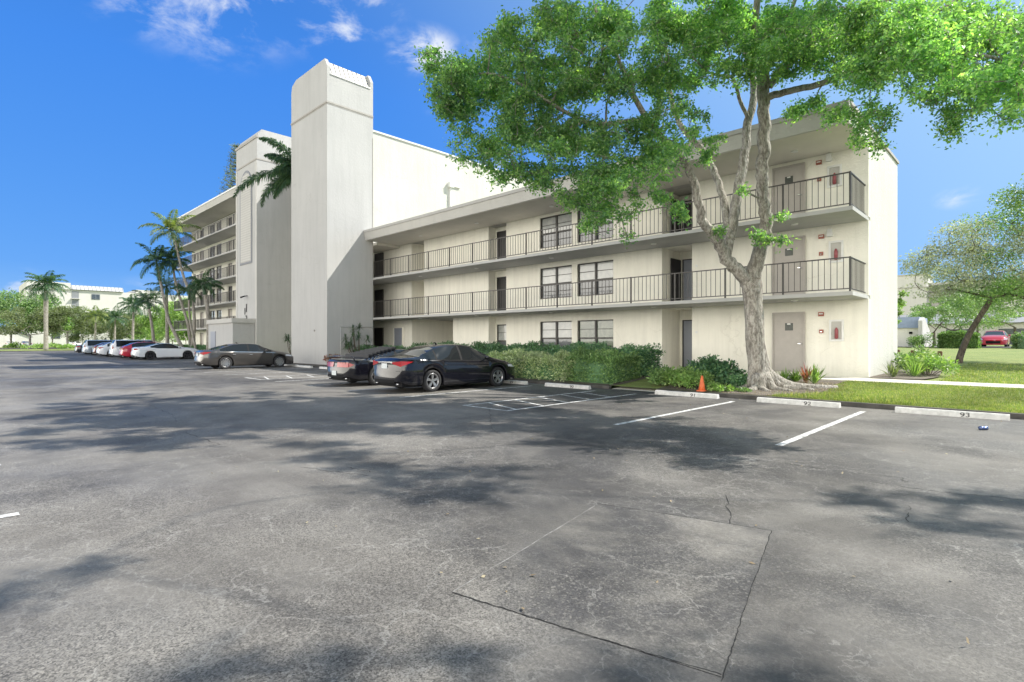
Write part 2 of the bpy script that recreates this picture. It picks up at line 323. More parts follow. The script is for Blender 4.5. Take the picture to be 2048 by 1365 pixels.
def quads_obj(name, V, mat, parent=None, loc=None):
    V = np.asarray(V, dtype=np.float32)
    if loc is not None: V = V-np.asarray(loc, dtype=np.float32)
    n = len(V)//4; me = bpy.data.meshes.new(name)
    me.vertices.add(4*n); me.vertices.foreach_set('co', V.ravel())
    me.loops.add(4*n); me.loops.foreach_set('vertex_index', np.arange(4*n, dtype=np.int32))
    me.polygons.add(n); me.polygons.foreach_set('loop_start', np.arange(0, 4*n, 4, dtype=np.int32)); me.polygons.foreach_set('loop_total', np.full(n, 4, dtype=np.int32))
    me.update(); me.validate()
    o = link(name, me, mat, parent)
    if loc is not None and parent is None: o.location = loc
    return o
def smooth_poly(pts, k=4):
    pts = [Vector(p) for p in pts]; o = []
    for i in range(len(pts)-1):
        p0 = pts[max(i-1, 0)]; p1 = pts[i]; p2 = pts[i+1]; p3 = pts[min(i+2, len(pts)-1)]
        for j in range(k):
            t = j/k
            o.append(.5*((2*p1)+(p2-p0)*t+(2*p0-5*p1+4*p2-p3)*t*t+(3*p1-p0-3*p2+p3)*t**3))
    o.append(pts[-1]); return o

# ------------------------------------------------------------------ ground
def sst(a, b, x): t = min(max((x-a)/(b-a), 0), 1); return t*t*(3-2*t)
def zg(x, y):
    if y < 14.85: return .10
    z = .10+.24*sst(14.85, 18.6, y)+.04*sst(18.6, 25, y)
    return z+.60*sst(26, 60, y)*sst(-40, -18, x)
g = MB(); g.add([(-900, -900, -.05), (900, -900, -.05), (900, 900, -.05), (-900, 900, -.05)], [(0, 1, 2, 3)]); struct('ground', g, 'lawn')
g = MB(); g.add([(-108, -60, 0), (60, -60, 0), (60, 14.72, 0), (-108, 14.72, 0)], [(0, 1, 2, 3)]); struct('parking_lot', g, 'asphalt')
xs = list(np.linspace(-400, -40, 10))+list(np.linspace(-34, 60, 40))+[120, 300, 600]; ys = [14.86, 15.6, 16.5, 17.5, 18.6, 20.5, 23, 26]+list(np.linspace(30, 62, 14))+[80, 150, 300, 600]
g = MB(); vs = [(x, y, zg(x, y)) for y in ys for x in xs]; nx = len(xs)
g.add(vs, [(j*nx+i, j*nx+i+1, (j+1)*nx+i+1, (j+1)*nx+i) for j in range(len(ys)-1) for i in range(nx-1)], smooth=True); struct('lawn', g, 'lawn')
g = MB(); g.add([(-700, -300, .08), (-108.2, -300, .08), (-108.2, 14.86, .08), (-700, 14.86, .08)], [(0, 1, 2, 3)]); struct('far_lawn', g, 'lawn')
g = MB(); g.box(-108, -9.95, 14.72, 14.86, -.04, .105); g.box(-8.25, 60, 14.72, 14.86, -.04, .105); g.box(-108.2, -108.0, -60, 14.72, -.04, .11); struct('curb', g, 'curb')
# far cross street
g = MB(); g.add([(-150, 15.5, .105), (-128, 15.5, .105), (-128, -60, .105), (-150, -60, .105)], [(0, 1, 2, 3)]); struct('side_street', g, 'asphalt')
g = MB(); g.add([(-20, 58.5, 1.03), (200, 58.5, 1.03), (200, 72, 1.03), (-20, 72, 1.03)], [(0, 1, 2, 3)]); struct('back_street', g, 'asphalt')
def strip(name, x0, x1, ys_, off, mat, edge=0):
    g = MB(); n = len(ys_); vs = []
    for y in ys_: vs += [(x0, y, zg((x0+x1)/2, y)+off), (x1, y, zg((x0+x1)/2, y)+off)]
    g.add(vs, [(2*i, 2*i+1, 2*i+3, 2*i+2) for i in range(n-1)]); return struct(name, g, mat)
# sidewalk across, walk to the entry
g = MB(); n = 24; X = np.linspace(-30, 60, n)
g.box(-30, 60, 18.6, 20.1, .2, .375); struct('sidewalk', g, 'concrete')
g = MB(); g.add([(-9.85, 14.74, .01), (-8.3, 14.74, .01), (-8.3, 18.6, .38), (-9.85, 18.6, .38)], [(0, 1, 2, 3)])
g.add([(-9.85, 14.74, -.1), (-9.85, 18.6, -.1), (-9.85, 18.6, .38), (-9.85, 14.74, .01)], [(0, 1, 2, 3)]); g.add([(-8.3, 14.74, -.1), (-8.3, 18.6, -.1), (-8.3, 18.6, .38), (-8.3, 14.74, .01)], [(0, 1, 2, 3)])
g.box(-9.85, -8.3, 20.1, 21.9, .2, .385); struct('entry_walk', g, 'concrete')
yy = [14.87, 15.6, 16.5, 17.5, 18.58]
strip('mulch_bed', -40, -9.87, yy, .012, 'mulch')
g = MB(); poly = [(-8.28, 14.87)]+[(-8.28+i*.28, 14.87+.0) for i in range(1, 12)]+[(-5.0, 15.05), (-4.5, 15.5), (-4.1, 16.1), (-3.9, 16.8), (-4.2, 17.6), (-4.0, 18.55), (-8.28, 18.55)]
inner = [(-7.0, 16), (-6.3, 17)]
vs = [(x+rng.normal()*.03*(y > 14.9), y, zg(x, y)+.014) for x, y in poly]; g.add(vs+[(-6.2, 16.4, zg(-6.2, 16.4)+.03)], [(i, (i+1) % len(vs), len(vs)) for i in range(len(vs))]); struct('tree_bed', g, 'mulch')
g = MB(); g.add([(-3.9, 20.12, .392), (-2.5, 20.3, .392), (-2.3, 22, .40), (-2.6, 26, .42), (-3.9, 26, .42)], [(0, 1, 2, 3, 4)]); struct('corner_bed', g, 'mulch')

g = MB(); g.add([at_z(1193, 1008, .003), at_z(1543, 1062, .003), at_z(1443, 1354, .003), at_z(905, 1185, .003)], [(0, 1, 2, 3)]); struct('asphalt_patch', g, 'asphalt_patch')
# painted lines
g = MB(); LW = .055; PZ = .005
def line(a, b, hw=LW):
    a = Vector((*a, PZ)); b = Vector((*b, PZ)); d = (b-a).normalized(); s_ = Vector((-d.y, d.x, 0))*hw
    g.add([a-s_, b-s_, b+s_, a+s_], [(0, 1, 2, 3)])
for x in [.05, -2.76, -5.6, -12.55, -15.35, -18.1, -20.85, -26.6, -29.4, -32.1, -34.9]+[-37.6-2.75*i for i in range(22)]: line((x, 8.5), (x, 13.9))
for x0, x1 in ((-9.9, -8.45), (-24.0, -22.3)):
    line((x0, 8.5), (x0, 13.9), .045); line((x1, 8.5), (x1, 13.9), .045); line((x0+.05, 8.53), (x1-.05, 8.53), .04)
    for k in range(5): line((x0+.05, 9.3+k*.95), (x1-.05, 8.85+k*.95+.0), .035)
for i in range(12): line((-6.55-2.75*i, .4), (-6.55-2.75*i, -4.9))
struct('parking_lines', g, 'road_paint')
# saw-cut patch seams and open cracks
def crackline(pts, wd, jit, seed, n=14):
    r_ = random.Random(seed); o = []
    for i in range(len(pts)-1):
        a = Vector(pts[i]); b = Vector(pts[i+1]); d = (b-a); s_ = Vector((-d.y, d.x, 0)).normalized()
        for k in range(n): o.append(a+d*(k/n)+s_*r_.uniform(-jit, jit)*(1 if k else .3))
    o.append(Vector(pts[-1])); vs = []
    for i, p in enumerate(o):
        d = (o[min(i+1, len(o)-1)]-o[max(i-1, 0)]).normalized(); s_ = Vector((-d.y, d.x, 0))*wd*r_.uniform(.35, 1.4)
        vs += [p-s_, p+s_]
    g.add(vs, [(2*i, 2*i+1, 2*i+3, 2*i+2) for i in range(len(o)-1)])
G = lambda px, py: at_z(px, py, .004)
g = MB(); crackline([G(1195, 1008), G(1370, 1034), G(1543, 1062)], .0035, .004, 1, 22); crackline([G(1543, 1062), G(1490, 1215), G(1443, 1362)], .0028, .004, 2, 26)
crackline([G(905, 1185), G(1190, 1275), G(1443, 1350)], .0032, .006, 3, 26)
for i, pl in enumerate([[(1450, 990), (1460, 1048)], [(1570, 928), (1700, 945), (1800, 955), (1812, 965)], [(1750, 965), (1880, 985), (2048, 1000)], [(1815, 1012), (1818, 1045)], [(978, 820), (985, 860), (1000, 870)], [(300, 812), (345, 830), (352, 845)],
                       [(370, 865), (440, 890)], [(600, 935), (735, 952)], [(280, 828), (292, 835)], [(1570, 928), (1640, 938)], [(700, 935), (740, 945)]]):
    crackline([G(*p) for p in pl], .0035, .028, 20+i, 9)
struct('asphalt_cracks', g, 'crack')
g = MB(); crackline([G(1190, 1012), G(905, 1185)], .004, .004, 5); 0
struct('asphalt_seam', g, 'seam_light')
# ------------------------------------------------------------------ the condominium
FZ = [.40, 3.03, 5.56]                      # finished floor levels of the wing
WY, BY, RYF = 20.5, 18.5, 17.95              # wall plane, balcony edge, roof edge
XE, XT = -3.92, -30.3                        # end wall, tower face
bld = empty('apartment_building', (-30, 22, .4), 'cream stucco walk-up building with black railed balconies and tall blank stair tower', 'building')
B0 = (-30, 22, .4)
def part(name, mb, mat, parent=None): mb.o0 = 1; o = mb.build(name, mat, parent or bld); return o
def M_(): return MB(B0)
def fill(mb, x0, x1, z0, z1, y0, y1, ops):
    """wall with rectangular openings (x0,x1,z0,z1) not overlapping in x"""
    ops = sorted(ops); x = x0
    for a, b, c, d in ops:
        mb.box(x, a, y0, y1, z0, z1)
        if c > z0+.01: mb.box(a, b, y0, y1, z0, c)
        if d < z1-.01: mb.box(a, b, y0, y1, d, z1)
        x = b
    mb.box(x, x1, y0, y1, z0, z1)
X_ = lambda px: xY(px, WY)
wall = M_(); tops = [FZ[1]-.12, FZ[2]-.12, 7.86]
TH = .22
door_c = []; 
for lv in range(3):
    z0 = FZ[lv]-(.5 if lv == 0 else .0); z1 = tops[lv]; f = FZ[lv]
    ops = []
    # niches open the full height
    n1 = (X_(1324), X_(1384)); n2 = (X_(977), X_(1012.5)); n3 = (X_(823), X_(848)) if lv else (X_(824), X_(906))
    head = z1+.01
    for k, (a, b) in enumerate((n1, n2, n3)): ops.append((a, b, f-.02 if lv else z0, head))
    wa = (X_(1080), X_(1143.6)); wb = (X_(1154.5), X_(1226.6))
    zb = f+.62; zt = f+2.16
    if lv == 0: zb = f+.55; zt = f+2.12
    for a, b in (wa, wb): ops.append((a, b, zb, zt))
    fill(wall, -33.45, XE-.001, z0, z1, WY, WY+TH, ops)
    # niche walls
    for k, (a, b) in enumerate((n1, n2, n3)):
        dep = (1.55, .55, 1.3)[k] if not (k == 2 and lv == 0) else 7.0
        y1 = WY+TH; yb = WY+dep; nich = M_()
        nich.box(a-.15, a, y1, yb, z0, z1); nich.box(b, b+.15, y1, yb, z0, z1)
        if k == 0: fill(nich, a-.15, b+.15, z0, z1, yb, yb+.15, [(a+.12, b-.28, f, f+2.06)])
        elif k == 1: fill(nich, a-.15, b+.15, z0, z1, yb, yb+.15, [(a+.10, b-.10, (f if lv else f+.35), f+2.06)])
        else: nich.box(a-.15, b+.15, yb, yb+.15, z0, z1)
        nich.box(a, b, y1-.1, yb, f-.15, f-.02)
        part('niche_wall', nich, 'stucco_cream')
    # windows
    def window(a, b, zb, zt, y, n=2, dark=False, parent=bld, green=False, lowdark=True):
        fr = M_(); t = .05; fy0, fy1 = y, y+.09
        fr.box(a, a+t, fy0, fy1, zb, zt); fr.box(b-t, b, fy0, fy1, zb, zt); fr.box(a+t, b-t, fy0, fy1, zt-t, zt); fr.box(a+t, b-t, fy0, fy1, zb, zb+t)
        up = M_(); lo = M_(); wi = (b-a)/n
        zm = (zb+zt)/2-.05
        for q in range(n):
            p0 = a+wi*q; p1 = p0+wi
            if q: fr.box(p0-.05, p0+.05, fy0-.006, fy1, zb+t, zt-t)
            u0 = p0+.05; u1 = p1-.05
            fr.box(u0, u1, fy0+.004, fy1, zm-.035, zm+.035)
            fr.box(u0, u1, fy0+.02, fy1-.01, (zm+zt)/2-.012, (zm+zt)/2+.012)
            fr.box(u0, u1, fy0+.03, fy1-.01, (zm+zb)/2-.012, (zm+zb)/2+.012)
            up.add([(u0, y+.05, zm), (u1, y+.05, zm), (u1, y+.05, zt-t), (u0, y+.05, zt-t)], [(0, 1, 2, 3)])
            lo.add([(u0, y+.065, zb+t), (u1, y+.065, zb+t), (u1, y+.065, zm), (u0, y+.065, zm)], [(0, 1, 2, 3)])
        F = part('window', fr, 'bronze', parent)
        up.build('upper_pane', 'pane_green_reflection' if green else ('pane_dark' if dark else 'pane_blind'), F)
        lo.build('lower_pane', 'pane_green_reflection' if green else 'pane_dark', F)
        return F
    window(*wa, zb, zt, WY+.07); window(*wb, zb, zt, WY+.07, green=(lv == 0))
    # entry doors
    def door(a, b, z0_, z1_, y, mat='door_grey', frame='door_grey', handle=True, side=1, poster=False):
        d = M_(); d.box(a+.045, b-.045, y+.03, y+.08, z0_+.02, z1_-.045); D = part('door', d, mat)
        fr = M_(); fr.box(a, a+.045, y-.012, y+.10, z0_, z1_); fr.box(b-.045, b, y-.012, y+.10, z0_, z1_); fr.box(a+.045, b-.045, y-.012, y+.10, z1_-.045, z1_); fr.build('door_frame', frame, D)
        if handle:
            h = M_(); hx = b-.12 if side > 0 else a+.12
            h.tube([(hx, y+.03, z0_+1.0), (hx, y-.03, z0_+1.0)], .025, 8); h.box(hx-.10 if side > 0 else hx-.01, hx+.01 if side > 0 else hx+.10, y-.045, y-.028, z0_+.985, z0_+1.012); h.build('handle', 'chrome', D)
        if poster:
            h = M_(); cx = (a+b)/2+.02; h.box(cx-.13, cx+.13, y+.022, y+.029, z0_+1.46, z0_+1.72); h.build('notice', 'poster', D)
            h = M_(); h.box(cx-.06, cx+.05, y+.018, y+.0215, z0_+1.665, z0_+1.71); h.build('notice_label', 'white_paint', D)
        return D
    a, b = n1
    if lv == 0: door(a+.12, b-.28, f, f+2.06, WY+1.56, 'door_blue', 'bronze')
    else:
        door(a+.12, b-.28, f, f+2.06, WY+1.56, 'door_blue' if lv == 1 else 'door_dark', 'bronze')
        # screen door standing open
        sd = M_(); sd.box(a+.05, a+.09, WY+.65, WY+1.5, f+.03, f+2.03); part('screen_door', sd, 'door_dark')
    bd = M_()   # beadboard over the entry door
    for q in range(14):
        x = a+.02+q*(b-a-.04)/14; bd.box(x, x+(b-a-.04)/14-.012, WY+1.53, WY+1.548, f+2.09, z1-.02)
    part('beadboard_panel', bd, 'stucco_cream')
    a, b = n2
    if lv: door(a+.10, b-.10, f, f+2.06, WY+.55, 'door_dark', 'bronze', handle=False)
    else: window(a+.10, b-.10, f+.35, f+2.06, WY+.57, 1)
    # dark unit door near the tower, grey doors
    door(X_(751), X_(767.5), f, f+2.06, WY-.085, 'door_dark', 'bronze', handle=False)
    if lv == 0: door(X_(789), X_(807), f, f+2.05, WY-.085, 'door_blue', 'stucco_cream')
    door(X_(1546), X_(1611), f+.06, f+2.16, WY-.085, 'door_grey', 'door_grey', poster=True)
    # fire equipment beside the end door
    def plate_box(x, z, wx, wz, dep, name, mat, parent=bld):
        q = M_(); q.box(x-wx/2, x+wx/2, WY-dep, WY-.001, z-wz/2, z+wz/2); return q.build(name, mat, parent)
    XX = {0: (1642.5, 1643, 1659, 1688), 1: (1643, 1642.5, 1658, 1687), 2: (1638, 1639, 1655, 1684)}[lv]
    s1 = plate_box(X_(XX[0]), f+2.06, .17, .14, .045, 'fire_alarm', 'sign_red'); q = M_(); q.box(X_(XX[0])-.06, X_(XX[0])+.06, WY-.052, WY-.046, f+2.055, f+2.09); q.build('strobe', 'white_paint', s1)
    s1 = plate_box(X_(XX[1]), f+1.48, .12, .12, .05, 'alarm_pull_station', 'sign_red'); q = M_(); q.box(X_(XX[1])-.03, X_(XX[1])+.03, WY-.06, WY-.051, f+1.45, f+1.48); q.build('pull_handle', 'chrome', s1)
    ca, cb = X_(XX[2]), X_(XX[3]); cz0, cz1 = f+1.14, f+1.86
    q = M_(); q.box(ca, ca+.06, WY-.05, WY-.002, cz0, cz1); q.box(cb-.06, cb, WY-.05, WY-.002, cz0, cz1); q.box(ca+.06, cb-.06, WY-.05, WY-.002, cz1-.06, cz1); q.box(ca+.06, cb-.06, WY-.05, WY-.002, cz0, cz0+.06)
    cab = part('extinguisher_cabinet', q, 'white_paint'); cx = (ca+cb)/2
    q = M_(); q.box(ca+.06, cb-.06, WY-.012, WY-.003, cz0+.06, cz1-.06); q.build('cabinet_back', 'stucco_grey', cab)
    q = M_(); q.tube([(cx, WY-.04, cz0+.08), (cx, WY-.04, cz0+.1), (cx, WY-.04, cz0+.38), (cx, WY-.04, cz0+.43), (cx, WY-.04, cz0+.46)], [.02, .055, .055, .03, .02], 10); q.build('extinguisher', 'ext_red', cab)
    if lv:
        q = M_(); fx = X_(1661 if lv == 1 else 1659); q.prism([(fx-.07, f+2.02), (fx+.07, f+2.02), (fx+.08, f+2.12), (fx+.06, f+2.27), (fx-.06, f+2.27), (fx-.08, f+2.12)], 'y', WY-.14, WY-.002); part('wall_lamp', q, 'white_paint')
    # unit number plates
    q = M_(); nx_ = X_(1393); q.tube([(nx_, WY-.002, f+1.5), (nx_, WY-.014, f+1.5)], .05, 12, smooth=False); part('number_plate', q, 'white_paint')
part('wall', wall, 'stucco_cream')
# raked end wall and back, rest of the wing box
q = M_(); q.box(XE-.25, XE, WY+TH+.001, 25.45, -.1, 8.40); q.box(XE-.25, XE+.0, WY+.0, WY+TH, 7.86, 8.0)
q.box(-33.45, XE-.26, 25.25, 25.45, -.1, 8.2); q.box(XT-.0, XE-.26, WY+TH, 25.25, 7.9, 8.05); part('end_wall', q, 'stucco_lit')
q = M_(); q.box(-33.45, XE-.3, WY+1.9, 25.2, FZ[1]-.1, FZ[1]-.0); q.box(-33.45, XE-.3, WY+1.9, 25.2, FZ[2]-.1, FZ[2]-.0); part('floor_slab', q, 'stucco_grey')
# roof with deep fascia
q = M_(); q.prism([(RYF, 7.87), (RYF-.10, 8.32), (RYF+.02, 8.32), (RYF+.02, 8.1), (WY+.5, 8.1), (WY+.5, 7.87)], 'x', XT+.002, XE+.0); part('roof', q, 'fascia')
q = M_(); q.box(XT+.002, XE+.03, RYF-.14, RYF+.06, 8.32, 8.47); q.box(XE-.22, XE+.05, RYF+.06, 25.5, 8.405, 8.50); part('roof_cap', q, 'fascia_cap')
q = M_(); q.box(XE-.2, XE-.003, RYF+.02, WY, 8.102, 8.40); q.box(XE-.2, XE-.003, RYF+.02, WY, 7.86, 7.869); part('fascia_end', q, 'stucco_cream')
q = M_(); q.box(XT+.01, XE-.01, RYF+.06, WY, 7.855, 7.868); q.box(-33.4, XT, BY+.3, WY, 7.7, 7.868); part('soffit', q, 'soffit')
for lv in (1, 2):
    f = FZ[lv]; q = M_(); q.box(XT+.003, XE-.02, BY, WY+1.9, f-.12, f); q.box(-33.4, XT, 18.75, WY, f-.12, f)
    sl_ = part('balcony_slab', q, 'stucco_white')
    q = M_(); zr = f+1.03; n = 14; W_ = (XE-.1)-(XT+.05); xa = XT+.05; ry = BY+.06
    q.box(xa, XE-.1, ry-.022, ry+.022, zr-.03, zr+.005); q.box(xa, XE-.1, ry-.015, ry+.015, f+.07, f+.10)
    q.box(XE-.122, XE-.078, ry+.022, WY, zr-.03, zr+.004); q.box(XE-.115, XE-.085, ry+.022, WY, f+.07, f+.099)
    for i in range(n):
        for k in range(1, 11):
            x = xa+W_*(i+k/11)/n; q.box(x-.008, x+.008, ry-.008, ry+.008, f+.10, zr-.03)
    for k in range(1, 12): y = ry+(WY-ry)*k/12; q.box(XE-.108, XE-.092, y-.008, y+.008, f+.099, zr-.03)
    RL = q.build('railing', 'rail_paint', sl_)
    for i in range(n+1):
        x = xa+W_*i/n; q = M_(); q.box(x-.024, x+.024, ry-.026, ry+.026, f-.05, zr+.01); q.build('railing_post', 'rail_paint', sl_)
for lv, z in ((1, FZ[1]-.121), (2, FZ[2]-.121), (3, 7.854)):
    for x in (-5.8, -11, -16.3, -21.5, -26.5):
        q = M_(); q.tube([(x, 19.4, z+.0), (x, 19.4, z-.035)], .11, 14, smooth=False); part('ceiling_lamp', q, 'white_paint')
# stair tower
TX0, TX1, TY0, TY1 = -35.2, XT, 15.4, 18.5
q = M_(); zt = 18.45
q.box(TX0, TX1, TY0+.2, TY1-.2, -.1, 17.55)
for y0, y1 in ((TY0, TY0+.2), (TY1-.2, TY1)): q.prism([(TX0, -.1), (TX1, -.1), (TX1, 17.95), (TX1-.30, zt), (TX0+.7, zt), (TX0+.12, 18.2), (TX0, 17.8)], 'y', y0, y1)
q.box(TX0, TX0+.2, TY0+.2, TY1-.2, 17.55, 17.7)
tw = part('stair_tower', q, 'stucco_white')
q = M_(); q.prism([(TX1-.04, 17.58), (TX1-.45, 18.38), (TX0+.6, 18.38), (TX0+.1, 17.7)], 'y', TY0+.2, TY1-.2)
tr_ = q.build('metal_roof', 'metal_roof', tw)
q = M_()
for k in range(9): y = TY0+.32+k*(TY1-TY0-.64)/8; q.prism([(TX1-.02, 17.60), (TX1-.43, 18.41), (TX1-.48, 18.41), (TX1-.07, 17.60)], 'y', y-.012, y+.012)
q.build('roof_seam', 'bronze', tr_)
q = M_(); q.box(TX1+.0, TX1+.05, TY0+.22, TY1-.2, 17.47, 17.545); q.build('roof_gutter', 'white_paint', tw)
q = M_(); q.box(TX0-.012, TX1+.012, TY0-.015, TY0-.0, 15.66, 15.72); q.box(TX1, TX1+.014, TY0-.015, TY1, 15.66, 15.72); q.box(TX0-.03, TX1+.03, TY0-.035, TY0, 15.73, 15.83); q.box(TX1, TX1+.03, TY0, TY1, 15.73, 15.83); q.build('stringcourse', 'groove', tw)
q = M_(); q.box(TX1, TX1+.02, TY1-.05, TY1+.0, 7, 14.4); q.build('expansion_joint', 'groove', tw)
q = M_(); q.tube([(TX1+.03, 16.25, .4), (TX1+.03, 16.25, 2.42), (TX1+.03, 18.5, 2.42)], .022, 6); q.build('conduit', 'white_paint', tw)
q = M_(); q.tube([(-31.9, TY0-.03, 2.2), (-31.9, TY0, 2.2)], .07, 10); q.build('wall_outlet', 'groove', tw)
# tall block behind: lit end wall, front corridor between towers
q = M_(); q.box(-56, -33.85, 21.3, 38, -.1, 16.2); q.box(-33.5-.3, -33.52, 18.52, 38, -.1, 16.25); q.box(-56, -35.2, 19.4, 21.3, 15.6, 16.1)
tb = part('tall_block', q, 'stucco_lit')
q = M_(); q.box(-33.9, -33.44, 18.5, 38.1, 16.25, 16.36); q.build('parapet_cap', 'white_paint', tb)
q = M_(); yd = at_X(902, 400, -33.4).y; q.box(-33.5, -33.34, yd-.10, yd+.05, 8.2, 13.9); q.prism([(yd-.22, 13.7), (yd+.17, 13.7), (yd+.22, 14.1), (yd-.27, 14.1)], 'x', -33.5, -33.2); q.box(-33.5, -33.4, yd+.3, yd+1.0, 13.86, 13.98); q.build('downspout', 'white_paint', tb)
# elevator tower with arched panel
EX0, EX1, EY = -49.6, -45.0, 16.9
q = M_()
q.prism([(EY, -.1), (EY, 18.05), (EY+.35, 18.65), (24, 18.65), (24, -.1)], 'x', EX0, EX1)
et = part('elevator_tower', q, 'stucco_white')
q = M_(); q.box(EX0-.12, EX1+.05, EY-.06, EY+.1, 17.9, 18.1); q.box(EX0-.03, EX1+.03, EY-.04, EY, 16.15, 16.27); q.box(EX1, EX1+.03, EY, 22, 16.15, 16.27); q.build('stringcourse', 'groove', et)
cx = (EX0+EX1)/2; hw = 1.15; za, zb_ = 8.1, 14.2
def arch(h, zb0, zt0): return [(cx-h, zb0), (cx+h, zb0)]+[(cx+h*math.cos(t), zt0+h*1.15*math.sin(t)) for t in np.linspace(0, math.pi, 15)]
q = M_(); q.prism(arch(hw+.16, za-.16, zb_), 'y', EY-.05, EY-.001); q.build('arch_surround', 'roof_grey', et)
q = M_(); q.prism(arch(hw, za, zb_), 'y', EY-.06, EY-.051)
AP = q.build('arch_panel', 'fascia_cap', et)
q = M_()
for k in range(36):
    z = za+.1+k*.20
    if z > zb_+1.1: break
    h = hw-.05 if z < zb_ else (hw*math.sqrt(max(0, 1-((z-zb_)/(hw*1.15))**2))-.05)
    if h > .1: q.box(cx-h, cx+h, EY-.068, EY-.061, z, z+.15)
q.build('panel_slat', 'stucco_grey', AP)
q = M_(); q.box(EX0-.02, EX0+.28, EY-.03, EY, -.1, 16.1); q.box(EX1-.35, EX1+.0, EY-.03, EY, -.1, 16.1); q.build('pilaster', 'stucco_grey', et)
q = M_(); q.tube([(cx+.3, EY, 5.3), (cx+.3, EY-.25, 5.25), (cx, EY-.45, 5.15)], [.03, .05, .07], 8); q.build('security_camera', 'black_trim', et)
# entrance porch low block
px0, px1 = at_Y(437, 683, 16.0).x, at_Y(487, 683, 16.0).x
q = M_(); q.box(px0, px1, 15.2, 16.85, -.1, 3.0); pc = part('entrance_porch', q, 'stucco_white')
q = M_(); q.box(px0-.12, px1+.12, 15.08, 16.84, 3.0, 3.35); q.build('porch_cornice', 'fascia', pc)
q = M_(); q.box(px0+.7, px0+1.9, 15.15, 15.199, 0, 2.35); q.build('porch_door', 'door_blue', pc)
# text helper
def text(s_, name, size, loc, rot, mat, parent=None, ext=.004, align='CENTER'):
    c = bpy.data.curves.new(name, 'FONT'); c.body = s_; c.size = size; c.align_x = align; c.align_y = 'CENTER'; c.extrude = ext
    o = bpy.data.objects.new(name, c); COL.objects.link(o); bpy.context.view_layer.update()
    me = bpy.data.meshes.new_from_object(o.evaluated_get(bpy.context.evaluated_depsgraph_get())); bpy.data.objects.remove(o)
    me.materials.clear(); o = link(name, me, mat, parent)
    o.location = Vector(loc); o.rotation_euler = rot; return o
for s_, dx, z, sz in (('1', -.22, 4.0, .8), ('1', .12, 4.25, 1.0), ('3', .1, 3.35, .85)):
    text(s_, 'house_number', sz, Vector((cx+dx, EY-.04, z))-Vector(B0), (R(90), 0, 0), 'bronze', et, .02)
# left block with five balconies
LY, LBY, LX0, LX1 = 21.2, 19.25, -78.0, -49.7
wall2 = M_(); XL = lambda px: xY(px, LY)
for k in range(6):
    f = .45+2.535*k; z1 = f+2.42 if k < 5 else 15.5
    ops = [(XL(456), XL(464.5), f, f+2.1), (XL(419.5), XL(430), f+.6, f+2.15), (XL(433), XL(443), f+.6, f+2.15), (XL(400), XL(407), f, f+2.1), (XL(388), XL(391), f+.8, f+2.0)]
    fill(wall2, LX0, LX1, f-.55 if k == 0 else f-.115, z1, LY, LY+.2, ops)
    for i, (a, b, c, d) in enumerate(sorted(ops)):
        if d-c > 1.8: door(a, b, c, d, LY+.1, 'door_grey' if (i+k) % 3 else 'door_dark', 'bronze', handle=False)
        else: window(a, b, c, d, LY+.07, 1 if b-a < 1.2 else 2, dark=(k % 2 == 0), green=(k < 2))
    if k:
        q = M_(); q.box(LX0-.3, LX1-.005, LBY, LY+3, f-.14, f); sl_ = part('balcony_slab', q, 'stucco_white')
        q = M_(); zr = f+1.04; q.box(LX0-.25, LX1, LBY+.03, LBY+.07, zr-.03, zr+.01); q.box(LX0-.25, LX1, LBY+.035, LBY+.065, f+.07, f+.1)
        q.box(LX0-.27, LX0-.23, LBY+.07, LY+2.5, zr-.03, zr+.01)
        x = LX0-.25
        while x < LX1: q.box(x-.012, x+.012, LBY+.038, LBY+.062, f+.1, zr-.03); x += .17
        for y in np.arange(LBY+.2, LY+2.5, .2): q.box(LX0-.262, LX0-.238, y-.01, y+.01, f+.1, zr-.03)
        for i in range(16): x = LX0-.25+i*(LX1-LX0+.2)/15; q.box(x-.03, x+.03, LBY+.02, LBY+.08, f-.02, zr+.015)
        q.build('railing', 'rail_paint', sl_)
part('wall', wall2, 'stucco_cream')
q = M_(); q.box(LX0, LX1, LY+3.2, LY+14, -.1, 15.6); q.box(LX0, LX0+.2, LY+.2, LY+3.2, -.1, 15.5); part('rear_block', q, 'stucco_white')
q = M_(); q.prism([(18.7, 15.55), (18.6, 16.15), (18.75, 16.15), (35, 16.1), (35, 15.55)], 'x', LX0-.6, LX1-.01); part('roof', q, 'fascia')
q = M_(); q.box(LX0-.65, LX1-.01, 18.55, 18.75, 16.15, 16.3); part('roof_cap', q, 'white_paint')

